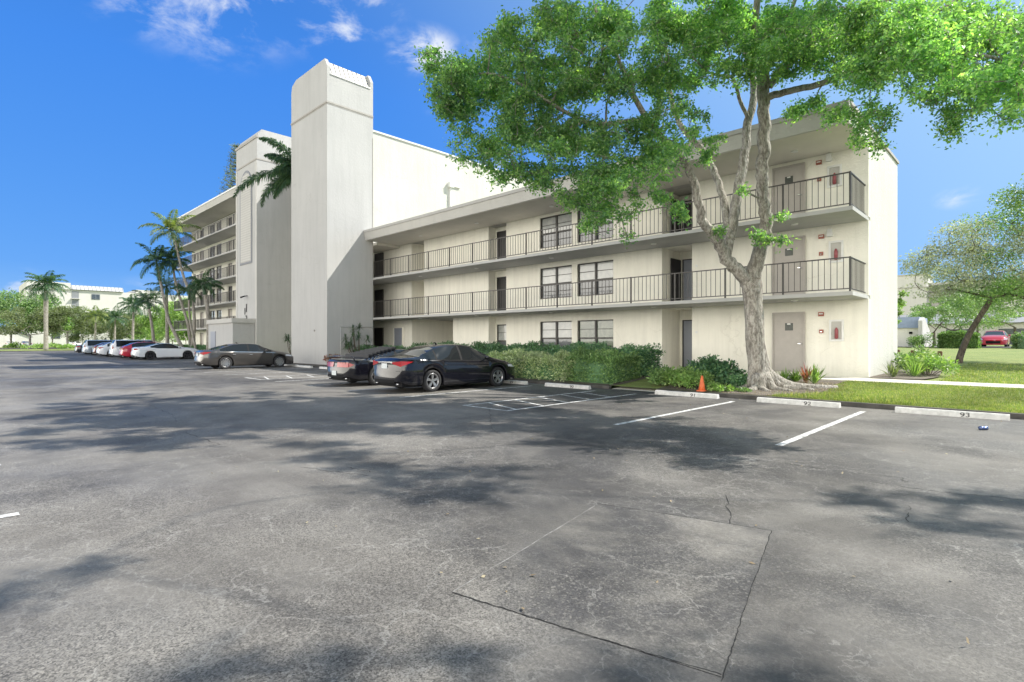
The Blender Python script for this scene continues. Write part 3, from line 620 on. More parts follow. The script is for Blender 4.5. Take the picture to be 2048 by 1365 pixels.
# ------------------------------------------------------------------ wheel stops
def wheel_stop(xc, y, label, num=None, tilt=0):
    L = 1.84; o = empty('wheel_stop', (xc, y, 0), label, 'wheel stop', 'concrete wheel stops along the kerb', tilt)
    q = MB(); pr = [(-.085, 0), (.085, 0), (.065, .09), (.045, .115), (-.045, .115), (-.065, .09)]
    q.prism(pr, 'x', -L/2, L/2); b_ = q.build('bumper_block', 'concrete_stop', o)
    if num: text(num, 'painted_number', .125, (.25, -.082, .05), (R(75), 0, 0), 'text_black', b_, .001).scale = (1.35, 1, 1)
stops = [(-1.32, 14.33, 'white concrete wheel stop painted 93, at the right edge beside the can', '93', .03), (-4.22, 14.3, 'white concrete wheel stop painted 92 in front of the lawn', '92', .02),
 (-7.1, 14.3, 'white concrete wheel stop painted 91 in front of the orange cone', '91', .01), (-11.25, 14.2, 'white wheel stop painted 90, before the pale hedge', '90', 0), (-14.0, 14.2, 'wheel stop partly hidden by nose of the black sedan', '89', 0),
 (-17.3, 14.2, 'wheel stop hidden in front of the black louvred coupe', '88', 0), (-28.0, 14.3, 'wheel stop at the right foot of the stair tower', None, 0), (-30.9, 14.3, 'wheel stop directly before the blank front of the stair tower', None, 0), (-33.0, 14.45, 'wheel stop at nose of the charcoal sedan', None, 0)]
for s_ in stops: wheel_stop(*s_)
# ------------------------------------------------------------------ cone and can
cp = at_z(1404, 786, .10); cp.y = 14.98; cp.x = xY(1404, 14.98)
co = empty('traffic_cone', (cp.x, cp.y, .108), 'small faded orange cone standing at the edge of the planting bed', 'cone')
q = MB(); q.tube([(0, 0, .03), (0, 0, .16), (0, 0, .30), (0, 0, .44), (0.01, 0, .45)], [.10, .078, .052, .026, .012], 14, lump=.06); q.build('cone_body', 'cone', co)
q = MB(); q.prism([(-.125, -.1), (-.1, -.125), (.1, -.125), (.125, -.1), (.125, .1), (.1, .125), (-.1, .125), (-.125, .1)], 'z', 0, .03); q.build('cone_base', 'cone', co)
q = MB(); q.tube([(0.01, 0, .45), (0.015, 0, .475)], [.018, .012], 8); q.build('cone_tip', 'black_trim', co)
cp = at_z(1967, 861, 0)
ca_ = empty('drink_can', (cp.x, cp.y, .034), 'crumpled blue and silver drink can lying on the asphalt before stop 93', 'can', rz=R(50))
q = MB(); q.tube([(-.075, 0, 0), (-.07, 0, 0), (-.03, .004, .002), (.0, -.006, -.003), (.04, .003, 0), (.07, 0, 0)], [.024, .033, .034, .028, .034, .033], 14, lump=.1); cb_ = q.build('can_body', 'can_blue', ca_)
q = MB(); q.tube([(.07, 0, 0), (.08, 0, 0), (.083, 0, 0)], [.033, .027, .025], 14); q.build('can_rim', 'chrome', ca_)
# ------------------------------------------------------------------ cars
def interp(pts, x):
    return float(np.interp(x, [p[0] for p in pts], [p[1] for p in pts]))
def smooth_curve(pts, L, n=240):
    xs = np.linspace(0, L, n); y = np.interp(xs, [p[0] for p in pts], [p[1] for p in pts])
    k = np.hanning(11); k /= k.sum(); yp = np.pad(y, 5, mode='edge'); ys_ = np.convolve(yp, k, 'valid')
    # keep ends crisp
    return lambda v: float(np.interp(v, xs, ys_))
class Car:
    def __init__(s, P, paint, loc, rz, label, cat, group=None, name='parked_car'):
        s.P = P; L = P['L']; s.W = P['W']; s.zs = smooth_curve(P['belt'], L); s.zc = smooth_curve(P['top'], L)
        s.root = empty(name, loc, label, cat, group, rz)
        rw = P.get('wr', .33); s.rw = rw; s.AR = rw+P.get('gap', .055)
        s.yr = P['rear']; s.yf = P['rear']+P['wb']
        st = sorted(set([round(v, 4) for v in list(np.linspace(0, L, 70))+[s.yr+s.AR*k for k in (-1, -.97, -.9, -.75, -.5, -.25, 0, .25, .5, .75, .9, .97, 1)]+[s.yf+s.AR*k for k in (-1, -.97, -.9, -.75, -.5, -.25, 0, .25, .5, .75, .9, .97, 1)]+[.015, .04, L-.015, L-.04, L-.09, .09]+[P['bp']-.04, P['bp']+.04]+list(P['side'])+list(P['rwin'])+list(P['wind'])]))
        st = [v for v in st if 0 <= v <= L]; s.st = st
        rows = [s.section(y) for y in st]; nr = len(rows[0]); s.nr = nr
        sets = {'body': [], 'windshield': [], 'rear_window': [], 'wl': [], 'wr': [], 'tl': [], 'tr': []}
        V = []; capv = []
        for sgn in (1, -1):
            for r_ in rows: V += [(sgn*x, y, z) for (x, y, z) in r_]
        half = len(st)*nr
        for sd, sgn in enumerate((1, -1)):
            for i in range(len(st)-1):
                ym = (st[i]+st[i+1])/2
                for j in range(nr-1):
                    b = sd*half; f = (b+i*nr+j, b+i*nr+j+1, b+(i+1)*nr+j+1, b+(i+1)*nr+j)
                    kind = 'body'
                    a0, a1 = P['side']
                    if 6 <= j <= 7 and a0 < ym < a1 and (s.rail(ym)[1]-s.zs(ym)) > .10:
                        kind = 'wl' if sgn < 0 else 'wr'
                        if abs(ym-P['bp']) < .04 or abs(ym-P.get('bp2', -9)) < .03: kind = 'tl' if sgn < 0 else 'tr'
                    elif j >= 9:
                        if P['wind'][0] < ym < P['wind'][1]: kind = 'windshield'
                        elif P['rwin'][0] < ym < P['rwin'][1]: kind = 'rear_window'
                    sets[kind].append(f)
            # end caps
            for i in (0, len(st)-1):
                V.append((0, st[i], rows[i][0][2])); capv.append((sd, i, len(V)-1))
        for sd, i, c_ in capv:
            sgn = (1, -1)[sd]; y0 = st[i]; dr = -1 if i == 0 else 1; us = np.linspace(1, 0, 8); ids = []
            for j in range(1, 7):
                row = [sd*half+i*nr+j]
                for u in us[1:]:
                    x, z = rows[i][j][0]*u, rows[i][j][2]; V.append((sgn*x, s.capy(rows[i][j][0]*u, z, i == 0), z)); row.append(len(V)-1)
                ids.append(row)
            for a_ in range(5):
                for k in range(7): sets['body'].append((ids[a_][k], ids[a_][k+1], ids[a_+1][k+1], ids[a_+1][k]))
            edge = [sd*half+i*nr+j for j in range(6, nr)]
            top = ids[5]
            for k in range(7):
                e0 = edge[min(int(k*len(edge)/7), len(edge)-1)]; e1 = edge[min(int((k+1)*len(edge)/7), len(edge)-1)]
                if e0 == top[k]: sets['body'].append((top[k], top[k+1], e1))
                elif e0 != e1: sets['body'].append((top[k], top[k+1], e1, e0))
                else: sets['body'].append((top[k], top[k+1], e1))
        def mk(name, fs, mat, parent, smooth=True):
            if not fs: return None
            us = sorted({i for f in fs for i in f}); mp_ = {u: k for k, u in enumerate(us)}
            q = MB(); q.add([V[u] for u in us], [tuple(mp_[i] for i in f) for f in fs], smooth=smooth); o = q.build(name, mat, parent)
            import bmesh
            bm = bmesh.new(); bm.from_mesh(o.data); bmesh.ops.remove_doubles(bm, verts=bm.verts, dist=.0006); bmesh.ops.recalc_face_normals(bm, faces=bm.faces); bm.to_mesh(o.data); bm.free()
            return o
        s.body = mk('body', sets['body'], paint, s.root)
        try:
            s.body.data.set_sharp_from_angle(angle=R(32))
        except Exception: pass
        mk('windshield', sets['windshield'], 'glass_car', s.root); mk('rear_window', sets['rear_window'], P.get('rglass', 'glass_car'), s.root)
        mk('side_window', sets['wl'], 'glass_car', s.root); mk('side_window', sets['wr'], 'glass_car', s.root); mk('window_pillar', sets['tl'], 'black_trim', s.root); mk('window_pillar', sets['tr'], 'black_trim', s.root)
        # underbody
        q = MB(); W2 = s.W/2-.25; q.box(-W2, W2, .15, L-.15, .17, .55); q.box(-s.W/2+.12, s.W/2-.12, s.yr+s.AR+.02, s.yf-s.AR-.02, .16, .26)
        q.box(-s.W/2+.2, s.W/2-.2, .05, s.yr-s.AR-.02, .2, .35); q.box(-s.W/2+.2, s.W/2-.2, s.yf+s.AR+.02, L-.06, .18, .32); q.build('underbody', 'black_trim', s.root)
        s.wheels(P)
        s.details(P, paint)
    def capy(s, x, z, rear):
        xw = s.wid(0 if rear else s.P['L'])*.99; u = min(abs(x)/xw, 1); q = (.07 if rear else .16)*(1-u*u)
        bump_ = sst(.74, .58, z) if rear else 0
        q += .06*bump_*(1-u**5)
        return -q if rear else s.P['L']+q
    def wid(s, y):
        L = s.P['L']; w_ = s.W/2; e = s.P.get('er', .5)
        if y < e: w_ *= 1-.17*((e-y)/e)**2.6
        if y > L-.75: w_ *= 1-.26*((y-L+.75)/.75)**2.4
        return w_
    def rail(s, y):
        zs, zc = s.zs(y), s.zc(y); g = min(max((zc-zs-.07)/(s.P['cab']), 0), 1); w_ = s.wid(y)
        x = w_*(.90*(1-g)+s.P.get('tumble', .67)*g); z = zs+(zc-zs)*(.30*(1-g)+.90*g)
        return x, z, g
    def zb(s, y):
        z = .19 if s.AR+s.yr < y < s.yf-s.AR else (.24 if y < s.yr else .20)
        L = s.P['L']
        if y < .35: z = .24+.10*((.35-y)/.35)**2
        for yw in (s.yr, s.yf):
            d = y-yw
            if abs(d) < s.AR: z = max(z, s.rw+math.sqrt(s.AR**2-d*d)-.0)
        return z
    def side(s, y, f, off=0):
        zb, zs = s.zb(y), s.zs(y); w_ = s.wid(y)
        prof = [(0, .955), (.12, .985), (.45, 1.0), (.72, .995), (.88, .975), (1, .94)]
        return w_*interp(prof, f)+off, zb+(zs-zb)*f
    def section(s, y):
        o = []; zb = s.zb(y); w_ = s.wid(y)
        o.append((w_*.90, y, zb-.0))
        for f in (0.001, .12, .45, .72, .88, 1): x, z = s.side(y, f); o.append((x, y, z))
        xr, zr, g = s.rail(y); zc = s.zc(y); xb, zbl = s.side(y, 1)
        o.append(((xb*.97+xr*.03)*.985, y, zbl+(zr-zbl)*.06)) if False else None
        o = [p for p in o if p]
        o.append((xb*.5+xr*.5+.012*g, y, (zbl+zr)/2+.01*g))
        o.append((xr, y, zr))
        o.append((xr*.93, y, zr+(zc-zr)*.45))
        o.append((xr*.55, y, zr+(zc-zr)*.88)); o.append((0, y, zc))
        return o
    def wheels(s, P):
        for yw in (s.yr, s.yf):
            for sg in (1, -1):
                xo = s.W/2-.015; r_ = s.rw
                q = MB(); q.tube([(sg*(xo-.16), 0, 0), (sg*(xo-.1), 0, 0)], r_*.62, 20, smooth=False); wh = q.build('wheel', 'black_trim', s.root); wh.location = (0, yw, r_)
                n = 36; pr = [(xo-.21, r_*.66), (xo-.21, r_*.93), (xo-.18, r_*.99), (xo-.10, r_), (xo-.03, r_*.99), (xo-.003, r_*.93), (xo, r_*.80), (xo-.012, r_*.70), (xo-.03, r_*.68)]
                vs = [(sg*x, rr*math.cos(2*math.pi*k/n), rr*math.sin(2*math.pi*k/n)) for k in range(n) for x, rr in pr]; m_ = len(pr)
                q = MB(); q.add(vs, [(k*m_+j, k*m_+j+1, ((k+1) % n)*m_+j+1, ((k+1) % n)*m_+j) for k in range(n) for j in range(m_-1)], smooth=True); q.build('tyre', 'tyre', wh)
                q = MB(); pr = [(xo-.04, r_*.69), (xo-.012, r_*.68), (xo-.02, r_*.63), (xo-.10, r_*.60)]
                vs = [(sg*x, rr*math.cos(2*math.pi*k/n), rr*math.sin(2*math.pi*k/n)) for k in range(n) for x, rr in pr]; m_ = len(pr)
                q.add(vs, [(k*m_+j, k*m_+j+1, ((k+1) % n)*m_+j+1, ((k+1) % n)*m_+j) for k in range(n) for j in range(m_-1)], smooth=True)
                ns = P.get('spokes', 5); tw = P.get('twin', 1)
                for k in range(ns):
                    for q_ in ((-.085, .085) if tw else (0,)):
                        t = 2*math.pi*k/ns+.3; t2 = t+q_*1.5; t1 = t+q_*.9; r0, r1 = r_*.10, r_*.66; hw = .016 if tw else .03
                        c0 = Vector((0, math.cos(t1), math.sin(t1))); c1 = Vector((0, math.cos(t2), math.sin(t2))); pn = Vector((0, -math.sin(t2), math.cos(t2)))
                        a = c0*r0; b = c1*r1; x0 = sg*(xo-.03); x1 = sg*(xo-.018); xi = sg*(xo-.07)
                        q.add([(x0, *(a-pn*hw*1.4).yz), (x0, *(a+pn*hw*1.4).yz), (x1, *(b+pn*hw).yz), (x1, *(b-pn*hw).yz), (xi, *(a-pn*hw*1.6).yz), (xi, *(a+pn*hw*1.6).yz), (xi, *(b+pn*hw*1.2).yz), (xi, *(b-pn*hw*1.2).yz)], [(0, 1, 2, 3), (0, 4, 5, 1), (1, 5, 6, 2), (0, 3, 7, 4)])
                q.tube([(sg*(xo-.06), 0, 0), (sg*(xo-.022), 0, 0)], r_*.17, 14, smooth=False); q.build('rim', P.get('rim', 'rim_silver'), wh)
    def patch(s, q, y0, y1, f0, f1, off=.006, n=6, sides=(1, -1)):
        for sg in sides:
            vs = []
            for i in range(n+1):
                y = y0+(y1-y0)*i/n
                for f in (f0, f1):
                    ff = f(y) if callable(f) else f; x, z = s.side(y, ff, off); vs.append((sg*x, y, z))
            q.add(vs, [(2*i, 2*i+1, 2*i+3, 2*i+2) for i in range(n)], smooth=True)
    def details(s, P, paint):
        W = s.W; L = P['L']
        # door seams and sill trim
        q = MB()
        for y in P['doors']: s.patch(q, y-.006, y+.006, .04, .99, .003, 1)
        s.patch(q, P['doors'][0], P['doors'][-1], .035, .06, .003, 8); 
        q.build('door_seam', 'black_trim', s.body)
        for y in P['handles']:
            for sg in (1, -1):
                x, z = s.side(y, .80); q = MB(); q.tube([(sg*(x+.0), y-.09, z), (sg*(x+.03), y-.07, z), (sg*(x+.03), y+.07, z), (sg*x, y+.09, z)], .012, 6); q.build('door_handle', P.get('hmat', paint), s.root)
        for sg in (1, -1):
            y = P['mirror']; x, z = s.side(y, 1); q = MB()
            q.tube([(sg*(x-.02), y, z+.03), (sg*(x+.06), y, z+.05), (sg*(x+.10), y-.005, z+.09), (sg*(x+.18), y-.02, z+.095), (sg*(x+.21), y-.02, z+.09)], [.02, .025, .07, .065, .03], 8); q.build('side_mirror', paint, s.root)
        # belt chrome or black trim
        a0, a1 = P['side']
        for sg in (1, -1): q = MB(); s.patch(q, a0, a1, .97, 1.0, .008, 16, (sg,)); q.build('window_trim', P.get('trim', 'black_trim'), s.body)
        # tail lamps: face patch on the cap plus side wrap
        xw = s.wid(0)
        for sg in (1, -1):
            q = MB(); tl = P['tail']
            a0_, l0, h0, a1_, l1, h1 = tl['face']; vs = []; zsd = tl['side']
            for i in range(9):
                u = i/8; x = xw*(a0_+(a1_-a0_)*u)
                for z in (l0+(l1-l0)*u, h0+(h1-h0)*u): vs.append((sg*x, s.capy(x, z, True)-.008, z))
            q.add(vs, [(2*i, 2*i+1, 2*i+3, 2*i+2) for i in range(8)], smooth=True)
            n = 6; vs = []
            for i in range(n+1):
                y = -.012+(tl['len'])*i/n; u = i/n; x = s.wid(max(y, 0))*1.0+.004
                zlo = zsd[0]+(zsd[2]-zsd[0])*u; zhi = zsd[1]+(zsd[2]-zsd[1])*u
                def xs_(z): f = (z-s.zb(max(y, 0)))/(s.zs(max(y, 0))-s.zb(max(y, 0))); return s.side(max(y, 0), min(max(f, 0), 1), .007)[0]
                vs += [(sg*xs_(zlo), y, zlo), (sg*xs_(zhi), y, zhi)]
            q.add(vs, [(2*i, 2*i+1, 2*i+3, 2*i+2) for i in range(n)], smooth=True)
            q.build('taillight', 'tail_red', s.root)
            # headlight wrap
            q = MB(); hz = P.get('head', (.62, .74)); n = 6; vs = []
            for i in range(n+1):
                y = L-.03-.55*i/n; u = i/n
                for z in (hz[0]+.06*u, hz[1]+.07*u-.05*u*u): f = (z-s.zb(y))/(s.zs(y)-s.zb(y)); f = min(max(f, 0), .99); x, zz = s.side(y, f, .006); vs.append((sg*x, y, zz))
            q.add(vs, [(2*i, 2*i+1, 2*i+3, 2*i+2) for i in range(n)], smooth=True); q.build('headlight', 'head_clear', s.root)
        q = MB(); y = P['wind'][0]-.9; z = s.zc(y); q.tube([(0, y, z-.01), (0, y-.06, z+.05), (0, y-.10, z+.06), (0, y-.13, z)], [.03, .02, .012, .01], 6); q.build('roof_aerial', paint, s.root)
        # number plate, bumper insert
        pz = P.get('plate', .82); yc = s.capy(0, pz, True); q = MB(); q.box(-.15, .15, yc-.018, yc-.006, pz-.075, pz+.075); q.build('number_plate', 'plate', s.root)
        def band(q, a, z0, z1, off, rear=True, n=12):
            vs = []; w_ = s.wid(0 if rear else L)
            for i in range(n+1):
                x = w_*a*(2*i/n-1)
                for z in (z0, z1): y = s.capy(x, z, rear); vs.append((x, y-off if rear else y+off, z))
            q.add(vs, [(2*i, 2*i+1, 2*i+3, 2*i+2) for i in range(n)], smooth=True)
        q = MB(); band(q, .70, .30, .40, .006); q.build('bumper_insert', 'black_trim', s.root)
        q = MB(); band(q, .93, pz-.145, pz-.135, .004); q.build('boot_seam', 'black_trim', s.root)
        q = MB(); band(q, .72, .28, .52, .008, False); q.build('grille', 'black_trim', s.root)
        if P.get('garnish'):
            q = MB(); band(q, .50, pz+.10, pz+.135, .009); q.build('boot_trim', 'chrome', s.root)
        if P.get('exhaust', 1):
            for sg in (1, -1): q = MB(); q.tube([(sg*.55, -.02, .27), (sg*.55, .12, .27)], .035, 10); q.build('exhaust_pipe', 'chrome', s.root)
sedan = dict(L=4.88, W=1.84, wb=2.78, rear=1.06, wr=.335, cab=.36, er=.55, spokes=5, twin=1, side=(.88, 3.72), bp=2.23, bp2=1.22, rwin=(.55, 1.28), wind=(2.78, 3.72),
  belt=[(0, .93), (.12, .99), (.8, 1.0), (1.6, .965), (2.6, .93), (3.7, .90), (4.3, .80), (4.7, .70), (4.88, .60)],
  top=[(0, .97), (.06, 1.06), (.50, 1.09), (.62, 1.11), (1.05, 1.29), (1.35, 1.38), (1.85, 1.445), (2.3, 1.455), (2.75, 1.42), (3.2, 1.24), (3.72, 1.02), (4.0, .965), (4.5, .86), (4.8, .74), (4.88, .66)],
  doors=(1.42, 2.23, 3.30), handles=(1.52, 2.42), mirror=3.22, plate=.80, garnish=True, head=(.62, .73),
  tail=dict(face=(.50, .87, .92, .995, .79, .95), side=(.80, .955, .94), len=.36))
Car(dict(sedan), 'paint_black', (-14.12, 9.09, 0), 0, 'glossy black sedan parked nose-in before the hedge, nearest car to the camera', 'car')
charc = dict(sedan); charc.update(L=4.95, wb=2.95, rear=1.08, wr=.345, trim='chrome', hmat='chrome', spokes=10, twin=0, rwin=(.45, 1.30), belt=[(0, .92), (.12, .97), (.8, .99), (1.6, .96), (2.6, .93), (3.7, .90), (4.3, .82), (4.75, .72), (4.95, .60)],
  top=[(0, .96), (.06, 1.04), (.40, 1.07), (.55, 1.10), (1.05, 1.28), (1.5, 1.38), (2.0, 1.43), (2.4, 1.43), (2.85, 1.39), (3.3, 1.21), (3.8, 1.02), (4.1, .97), (4.6, .87), (4.87, .75), (4.95, .66)], wind=(2.88, 3.8), side=(.8, 3.8), doors=(1.45, 2.3, 3.4), bp=2.3, bp2=-9)
Car(charc, 'paint_charcoal', (-32.95, 9.3, 0), 0, 'charcoal sedan with chrome window trim parked before the stair tower', 'car')
# black louvred coupe
coupe = dict(L=4.88, W=1.86, wb=2.57, rear=1.02, wr=.33, cab=.33, er=.35, tumble=.62, spokes=5, twin=0, rim='rim_silver', side=(1.75, 3.25), bp=1.9, bp2=-9, rwin=(.62, 2.05), wind=(2.6, 3.3),
  belt=[(0, .84), (.1, .90), (.7, .90), (1.5, .87), (2.6, .86), (3.4, .84), (4.3, .74), (4.88, .56)],
  top=[(0, .87), (.04, .93), (.45, .94), (.62, .96), (1.3, 1.12), (2.05, 1.25), (2.35, 1.26), (2.62, 1.24), (3.3, .93), (3.8, .88), (4.4, .78), (4.8, .66), (4.88, .60)],
  doors=(1.85, 3.2), handles=(2.05,), mirror=3.05, plate=.45, head=(.55, .62), tail=dict(face=(.16, .66, .82, .995, .66, .82), side=(.66, .82, .74), len=.14))
cc = Car(coupe, 'paint_black', (-17.42, 9.25, 0), 0, 'low black coupe with slatted rear window louvres, left of the black sedan', 'car')
q = MB()
for k in range(8):
    y = .70+k*.175; z = cc.zc(y); xr = cc.rail(y)[0]*.97
    q.add([(-xr, y, z-.02), (xr, y, z-.02), (xr, y+.02, z+.10), (-xr, y+.02, z+.10), (-xr, y+.075, z+.115), (xr, y+.075, z+.115), (xr, y+.02, z-.02), (-xr, y+.02, z-.02)], [(0, 1, 2, 3), (3, 2, 5, 4), (4, 5, 6, 7), (0, 3, 4, 7), (1, 2, 5, 6)])
q.build('window_louvre', 'louver', cc.root)
q = MB(); q.tube([(-.86, .16, .90), (-.80, .10, 1.0), (0, .03, 1.02), (.80, .10, 1.0), (.86, .16, .90)], [.02, .03, .035, .03, .02], 8); q.build('spoiler', 'paint_black', cc.root)
q = MB(); xw = cc.wid(0)
for k in list(range(-5, -1))+list(range(2, 6)):
    x = k*.15; y = cc.capy(x, .74, True)-.016; q.box(x-.006, x+.006, y, y+.006, .66, .82)
q.build('lamp_grid', 'black_trim', cc.root)
# white fastback coupe and the row beyond
fast = dict(coupe); fast.update(L=4.79, W=1.9, wb=2.72, rear=1.0, wr=.345, rim='rim_dark', side=(1.0, 3.5), bp=2.0, rwin=(.6, 1.75), wind=(2.55, 3.45), tumble=.66,
  belt=[(0, .92), (.1, 1.0), (.8, 1.02), (1.6, .97), (2.6, .95), (3.4, .95), (4.2, .86), (4.79, .66)],
  top=[(0, .96), (.05, 1.05), (.5, 1.09), (.65, 1.11), (1.3, 1.29), (1.8, 1.37), (2.2, 1.38), (2.6, 1.34), (3.45, 1.04), (3.9, 1.0), (4.4, .92), (4.7, .8), (4.79, .7)],
  tail=dict(face=(.55, .80, .93, .995, .80, .95), side=(.82, .95, .88), len=.2), plate=.5)
GR = 'cars parked in the row by the palms'
Car(fast, 'paint_white', (-53.25, 10.2, 0), 0, 'white fastback coupe with dark wheels parked in front of the palms', 'car', GR)
hat = dict(sedan); hat.update(L=4.5, rwin=(.2, .9), side=(.6, 3.45), wb=2.65, rear=.95, bp=2.1, top=[(0, .98), (.06, 1.1), (.2, 1.15), (.7, 1.38), (1.2, 1.46), (1.9, 1.49), (2.5, 1.45), (3.45, 1.05), (3.9, .98), (4.3, .84), (4.5, .68)],
  belt=[(0, .95), (.15, 1.02), (1, 1.0), (2.5, .95), (3.5, .9), (4.2, .78), (4.5, .62)], wind=(2.6, 3.45), doors=(1.3, 2.1, 3.1), mirror=3.0)
Car(hat, 'paint_red', (-56.2, 9.9, 0), 0, 'red hatchback mostly hidden behind the white fastback coupe', 'car', GR)
suv = dict(sedan); suv.update(L=4.85, W=1.92, wb=2.85, rear=1.0, wr=.38, tumble=.80, side=(.25, 3.55), cab=.55, bp=2.2, bp2=1.2, rwin=(.06, .22), wind=(3.0, 3.7), spokes=6,
  belt=[(0, 1.02), (.1, 1.06), (2, 1.04), (3.6, 1.03), (4.5, .98), (4.85, .80)], top=[(0, 1.2), (.05, 1.35), (.2, 1.68), (.35, 1.74), (1.5, 1.78), (2.6, 1.77), (3.0, 1.72), (3.7, 1.14), (4.5, 1.06), (4.85, .88)],
  doors=(1.3, 2.2, 3.2), mirror=3.2, tail=dict(face=(.84, .82, 1.15, .995, .82, 1.15), side=(.84, 1.05, .95), len=.1), plate=.7)
for P_ in (suv,): P_['top'] = [(a, min(b, 1.66)) for a, b in P_['top']]
Car(suv, 'paint_white', (-60.6, 9.9, 0), 0, 'white boxy sport utility vehicle parked beside the red hatchback', 'car', GR)
Car(hat, 'paint_white', (-65.6, 9.7, 0), 0, 'small white hatchback left of the white sport utility vehicle', 'car', GR)
Car(hat, 'paint_maroon', (-70.0, 10.0, 0), 0, 'dark maroon small car between the white hatchback and the silver wagon', 'car', GR)
Car(suv, 'paint_silver', (-75.8, 9.9, 0), 0, 'pale silver wagon parked near the far end of the row', 'car', GR)
Car(sedan, 'paint_dark', (-81.0, 9.9, 0), 0, 'dark grey sedan at the far left end of the row', 'car', GR)
rp_ = at_t(1986, 690, 48)
Car(hat, 'paint_red', (rp_.x+.1, rp_.y+4.2, 1.035), R(179), 'bright red hatchback facing the camera on the street beyond the lawn', 'car')
for (px, t, lb, pt, rz) in ((20, 128, 'white car parked by the low garage at the far left', 'paint_white', 80), (55, 124, 'second white car by the low garage, under the round tree', 'paint_silver', 95), (140, 132, 'pale car parked far behind the royal palm', 'paint_white', 60), (182, 135, 'distant white car under the small palms', 'paint_white', 100)):
    p = at_t(px, 690, t); Car(sedan, pt, (p.x, p.y, .1), R(rz), lb, 'car', 'distant parked cars')
# ------------------------------------------------------------------ distant buildings
fb = empty('apartment_building', (-190, 30, 0), 'long bright white apartment block with metal roof strip behind the palms at left', 'building')
q = MB((-190, 30, 0)); q.box(-215, -190, 13, 70, -.1, 15.6); q.box(-214, -189.6, 13, 22.0, 15.6, 17.4); q.box(-213, -189.7, 37, 44, 15.6, 16.6); q.build('wall', 'stucco_far', fb)
q = MB((-190, 30, 0)); q.prism([(-189.5, 15.7), (-191.3, 17.0), (-205, 17.0), (-205, 15.7)], 'y', 22.2, 34); rf = q.build('metal_roof', 'metal_roof', fb)
q = MB((-190, 30, 0))
for k in range(14): y = 22.4+k*.88; q.prism([(-189.45, 15.72), (-191.25, 17.05), (-191.4, 17.05), (-189.6, 15.72)], 'y', y-.06, y+.06)
q.build('roof_seam', 'roof_grey', rf)
for y, z, h in ((26.6, 13.2, 1.5), (37.2, 12.8, 1.5), (48.5, 13.2, 1.3), (30, 8, 1.5), (42, 5.2, 1.5), (32, 2.4, 1.6), (46, 8.5, 1.6), (18.0, 2.2, 1.8)):
    q = MB((-190, 30, 0)); q.box(-189.98, -189.9, y, y+1.9, z, z+h); wn_ = q.build('window', 'roof_grey', fb)
    q = MB((-190, 30, 0)); q.box(-189.9, -189.86, y+.1, y+.9, z+.1, z+h-.1); q.box(-189.9, -189.86, y+1.0, y+1.8, z+.1, z+h-.1); q.build('pane', 'pane_dark', wn_)
for k in range(5):
    q = MB((-190, 30, 0)); q.box(-190, -189.2, 22.1, 24.0, 2.7+2.6*k, 2.85+2.6*k); q.build('landing', 'stucco_grey', fb)
q = MB((-190, 30, 0)); q.box(-189.99, -189.9, 22.3, 23.8, .2, 15.2); q.build('stair_opening', 'roof_grey', fb)
p = at_t(58, 683, 150)
gb = empty('shaded_annex', (p.x, p.y, 0), 'blue-grey shaded two storey wing seen behind the round tree', 'building')
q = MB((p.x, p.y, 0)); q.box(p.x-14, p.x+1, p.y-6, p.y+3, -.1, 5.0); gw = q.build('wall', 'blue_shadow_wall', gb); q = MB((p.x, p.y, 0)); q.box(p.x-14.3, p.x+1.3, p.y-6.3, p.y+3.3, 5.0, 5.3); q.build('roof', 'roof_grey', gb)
p = at_t(8, 683, 132)
gb = empty('garage', (p.x, p.y, 0), 'low garage with grey gabled roof at the far left edge', 'garage')
q = MB((p.x, p.y, 0)); q.box(p.x-4, p.x+4, p.y-5, p.y+4.5, -.1, 2.6); q.prism([(p.y-5, 2.6), (p.y+4.5, 2.6), (p.y, 4.6)], 'x', p.x-4, p.x+4); q.build('wall', 'stucco_far', gb)
q = MB((p.x, p.y, 0)); q.prism([(p.y-5.5, 2.45), (p.y, 4.75), (p.y+5, 2.45), (p.y+5, 2.6), (p.y, 4.9), (p.y-5.5, 2.6)], 'x', p.x-4.3, p.x+4.3); q.build('roof', 'roof_grey', gb)
# right: tall block and walled stair
p = at_t(1812, 683, 112); o_ = (p.x, p.y, 0)
rb = empty('apartment_building', o_, 'pale grey apartment block with blank tower beyond the lawn at right', 'building')
q = MB(o_); q.box(p.x-9, p.x+3.4, p.y, p.y+9, 0, 15.0); q.build('tower', 'stucco_grey', rb)
q = MB(o_); q.box(p.x-9.1, p.x+3.5, p.y-.1, p.y+9, 12.4, 12.6); q.box(p.x-9.1, p.x+3.6, p.y-.15, p.y+9, 15.0, 15.25); q.build('stringcourse', 'groove', rb)
q = MB(o_); q.box(p.x+3.4, p.x+60, p.y+5, p.y+16, 0, 13.0); q.build('wall', 'stucco_grey', rb)
q = MB(o_)
for k in range(1, 6): q.box(p.x+3.4, p.x+60, p.y+3.2, p.y+5, .8+2.5*k-.25, .8+2.5*k)
q.box(p.x+3.4, p.x+60, p.y+2.9, p.y+5, 13.0, 13.5); q.build('balcony', 'fascia', rb)
for k in range(5):
    for i in range(9):
        q = MB(o_); x = p.x+5.5+i*6; q.box(x, x+2.4, p.y+4.95, p.y+4.99, 1.5+2.5*k, 3.0+2.5*k); q.build('window', 'pane_dark', rb)
p = at_t(1813, 683, 50); o_ = (p.x, p.y, 0)
wb_ = empty('stair_enclosure', o_, 'tan low enclosure with grey mansard and raked white stair wall beyond the lawn', 'outbuilding')
q = MB(o_); q.box(p.x-6, p.x+.9, p.y, p.y+5, 0, 2.75); ww = q.build('wall', 'stucco_cream', wb_)
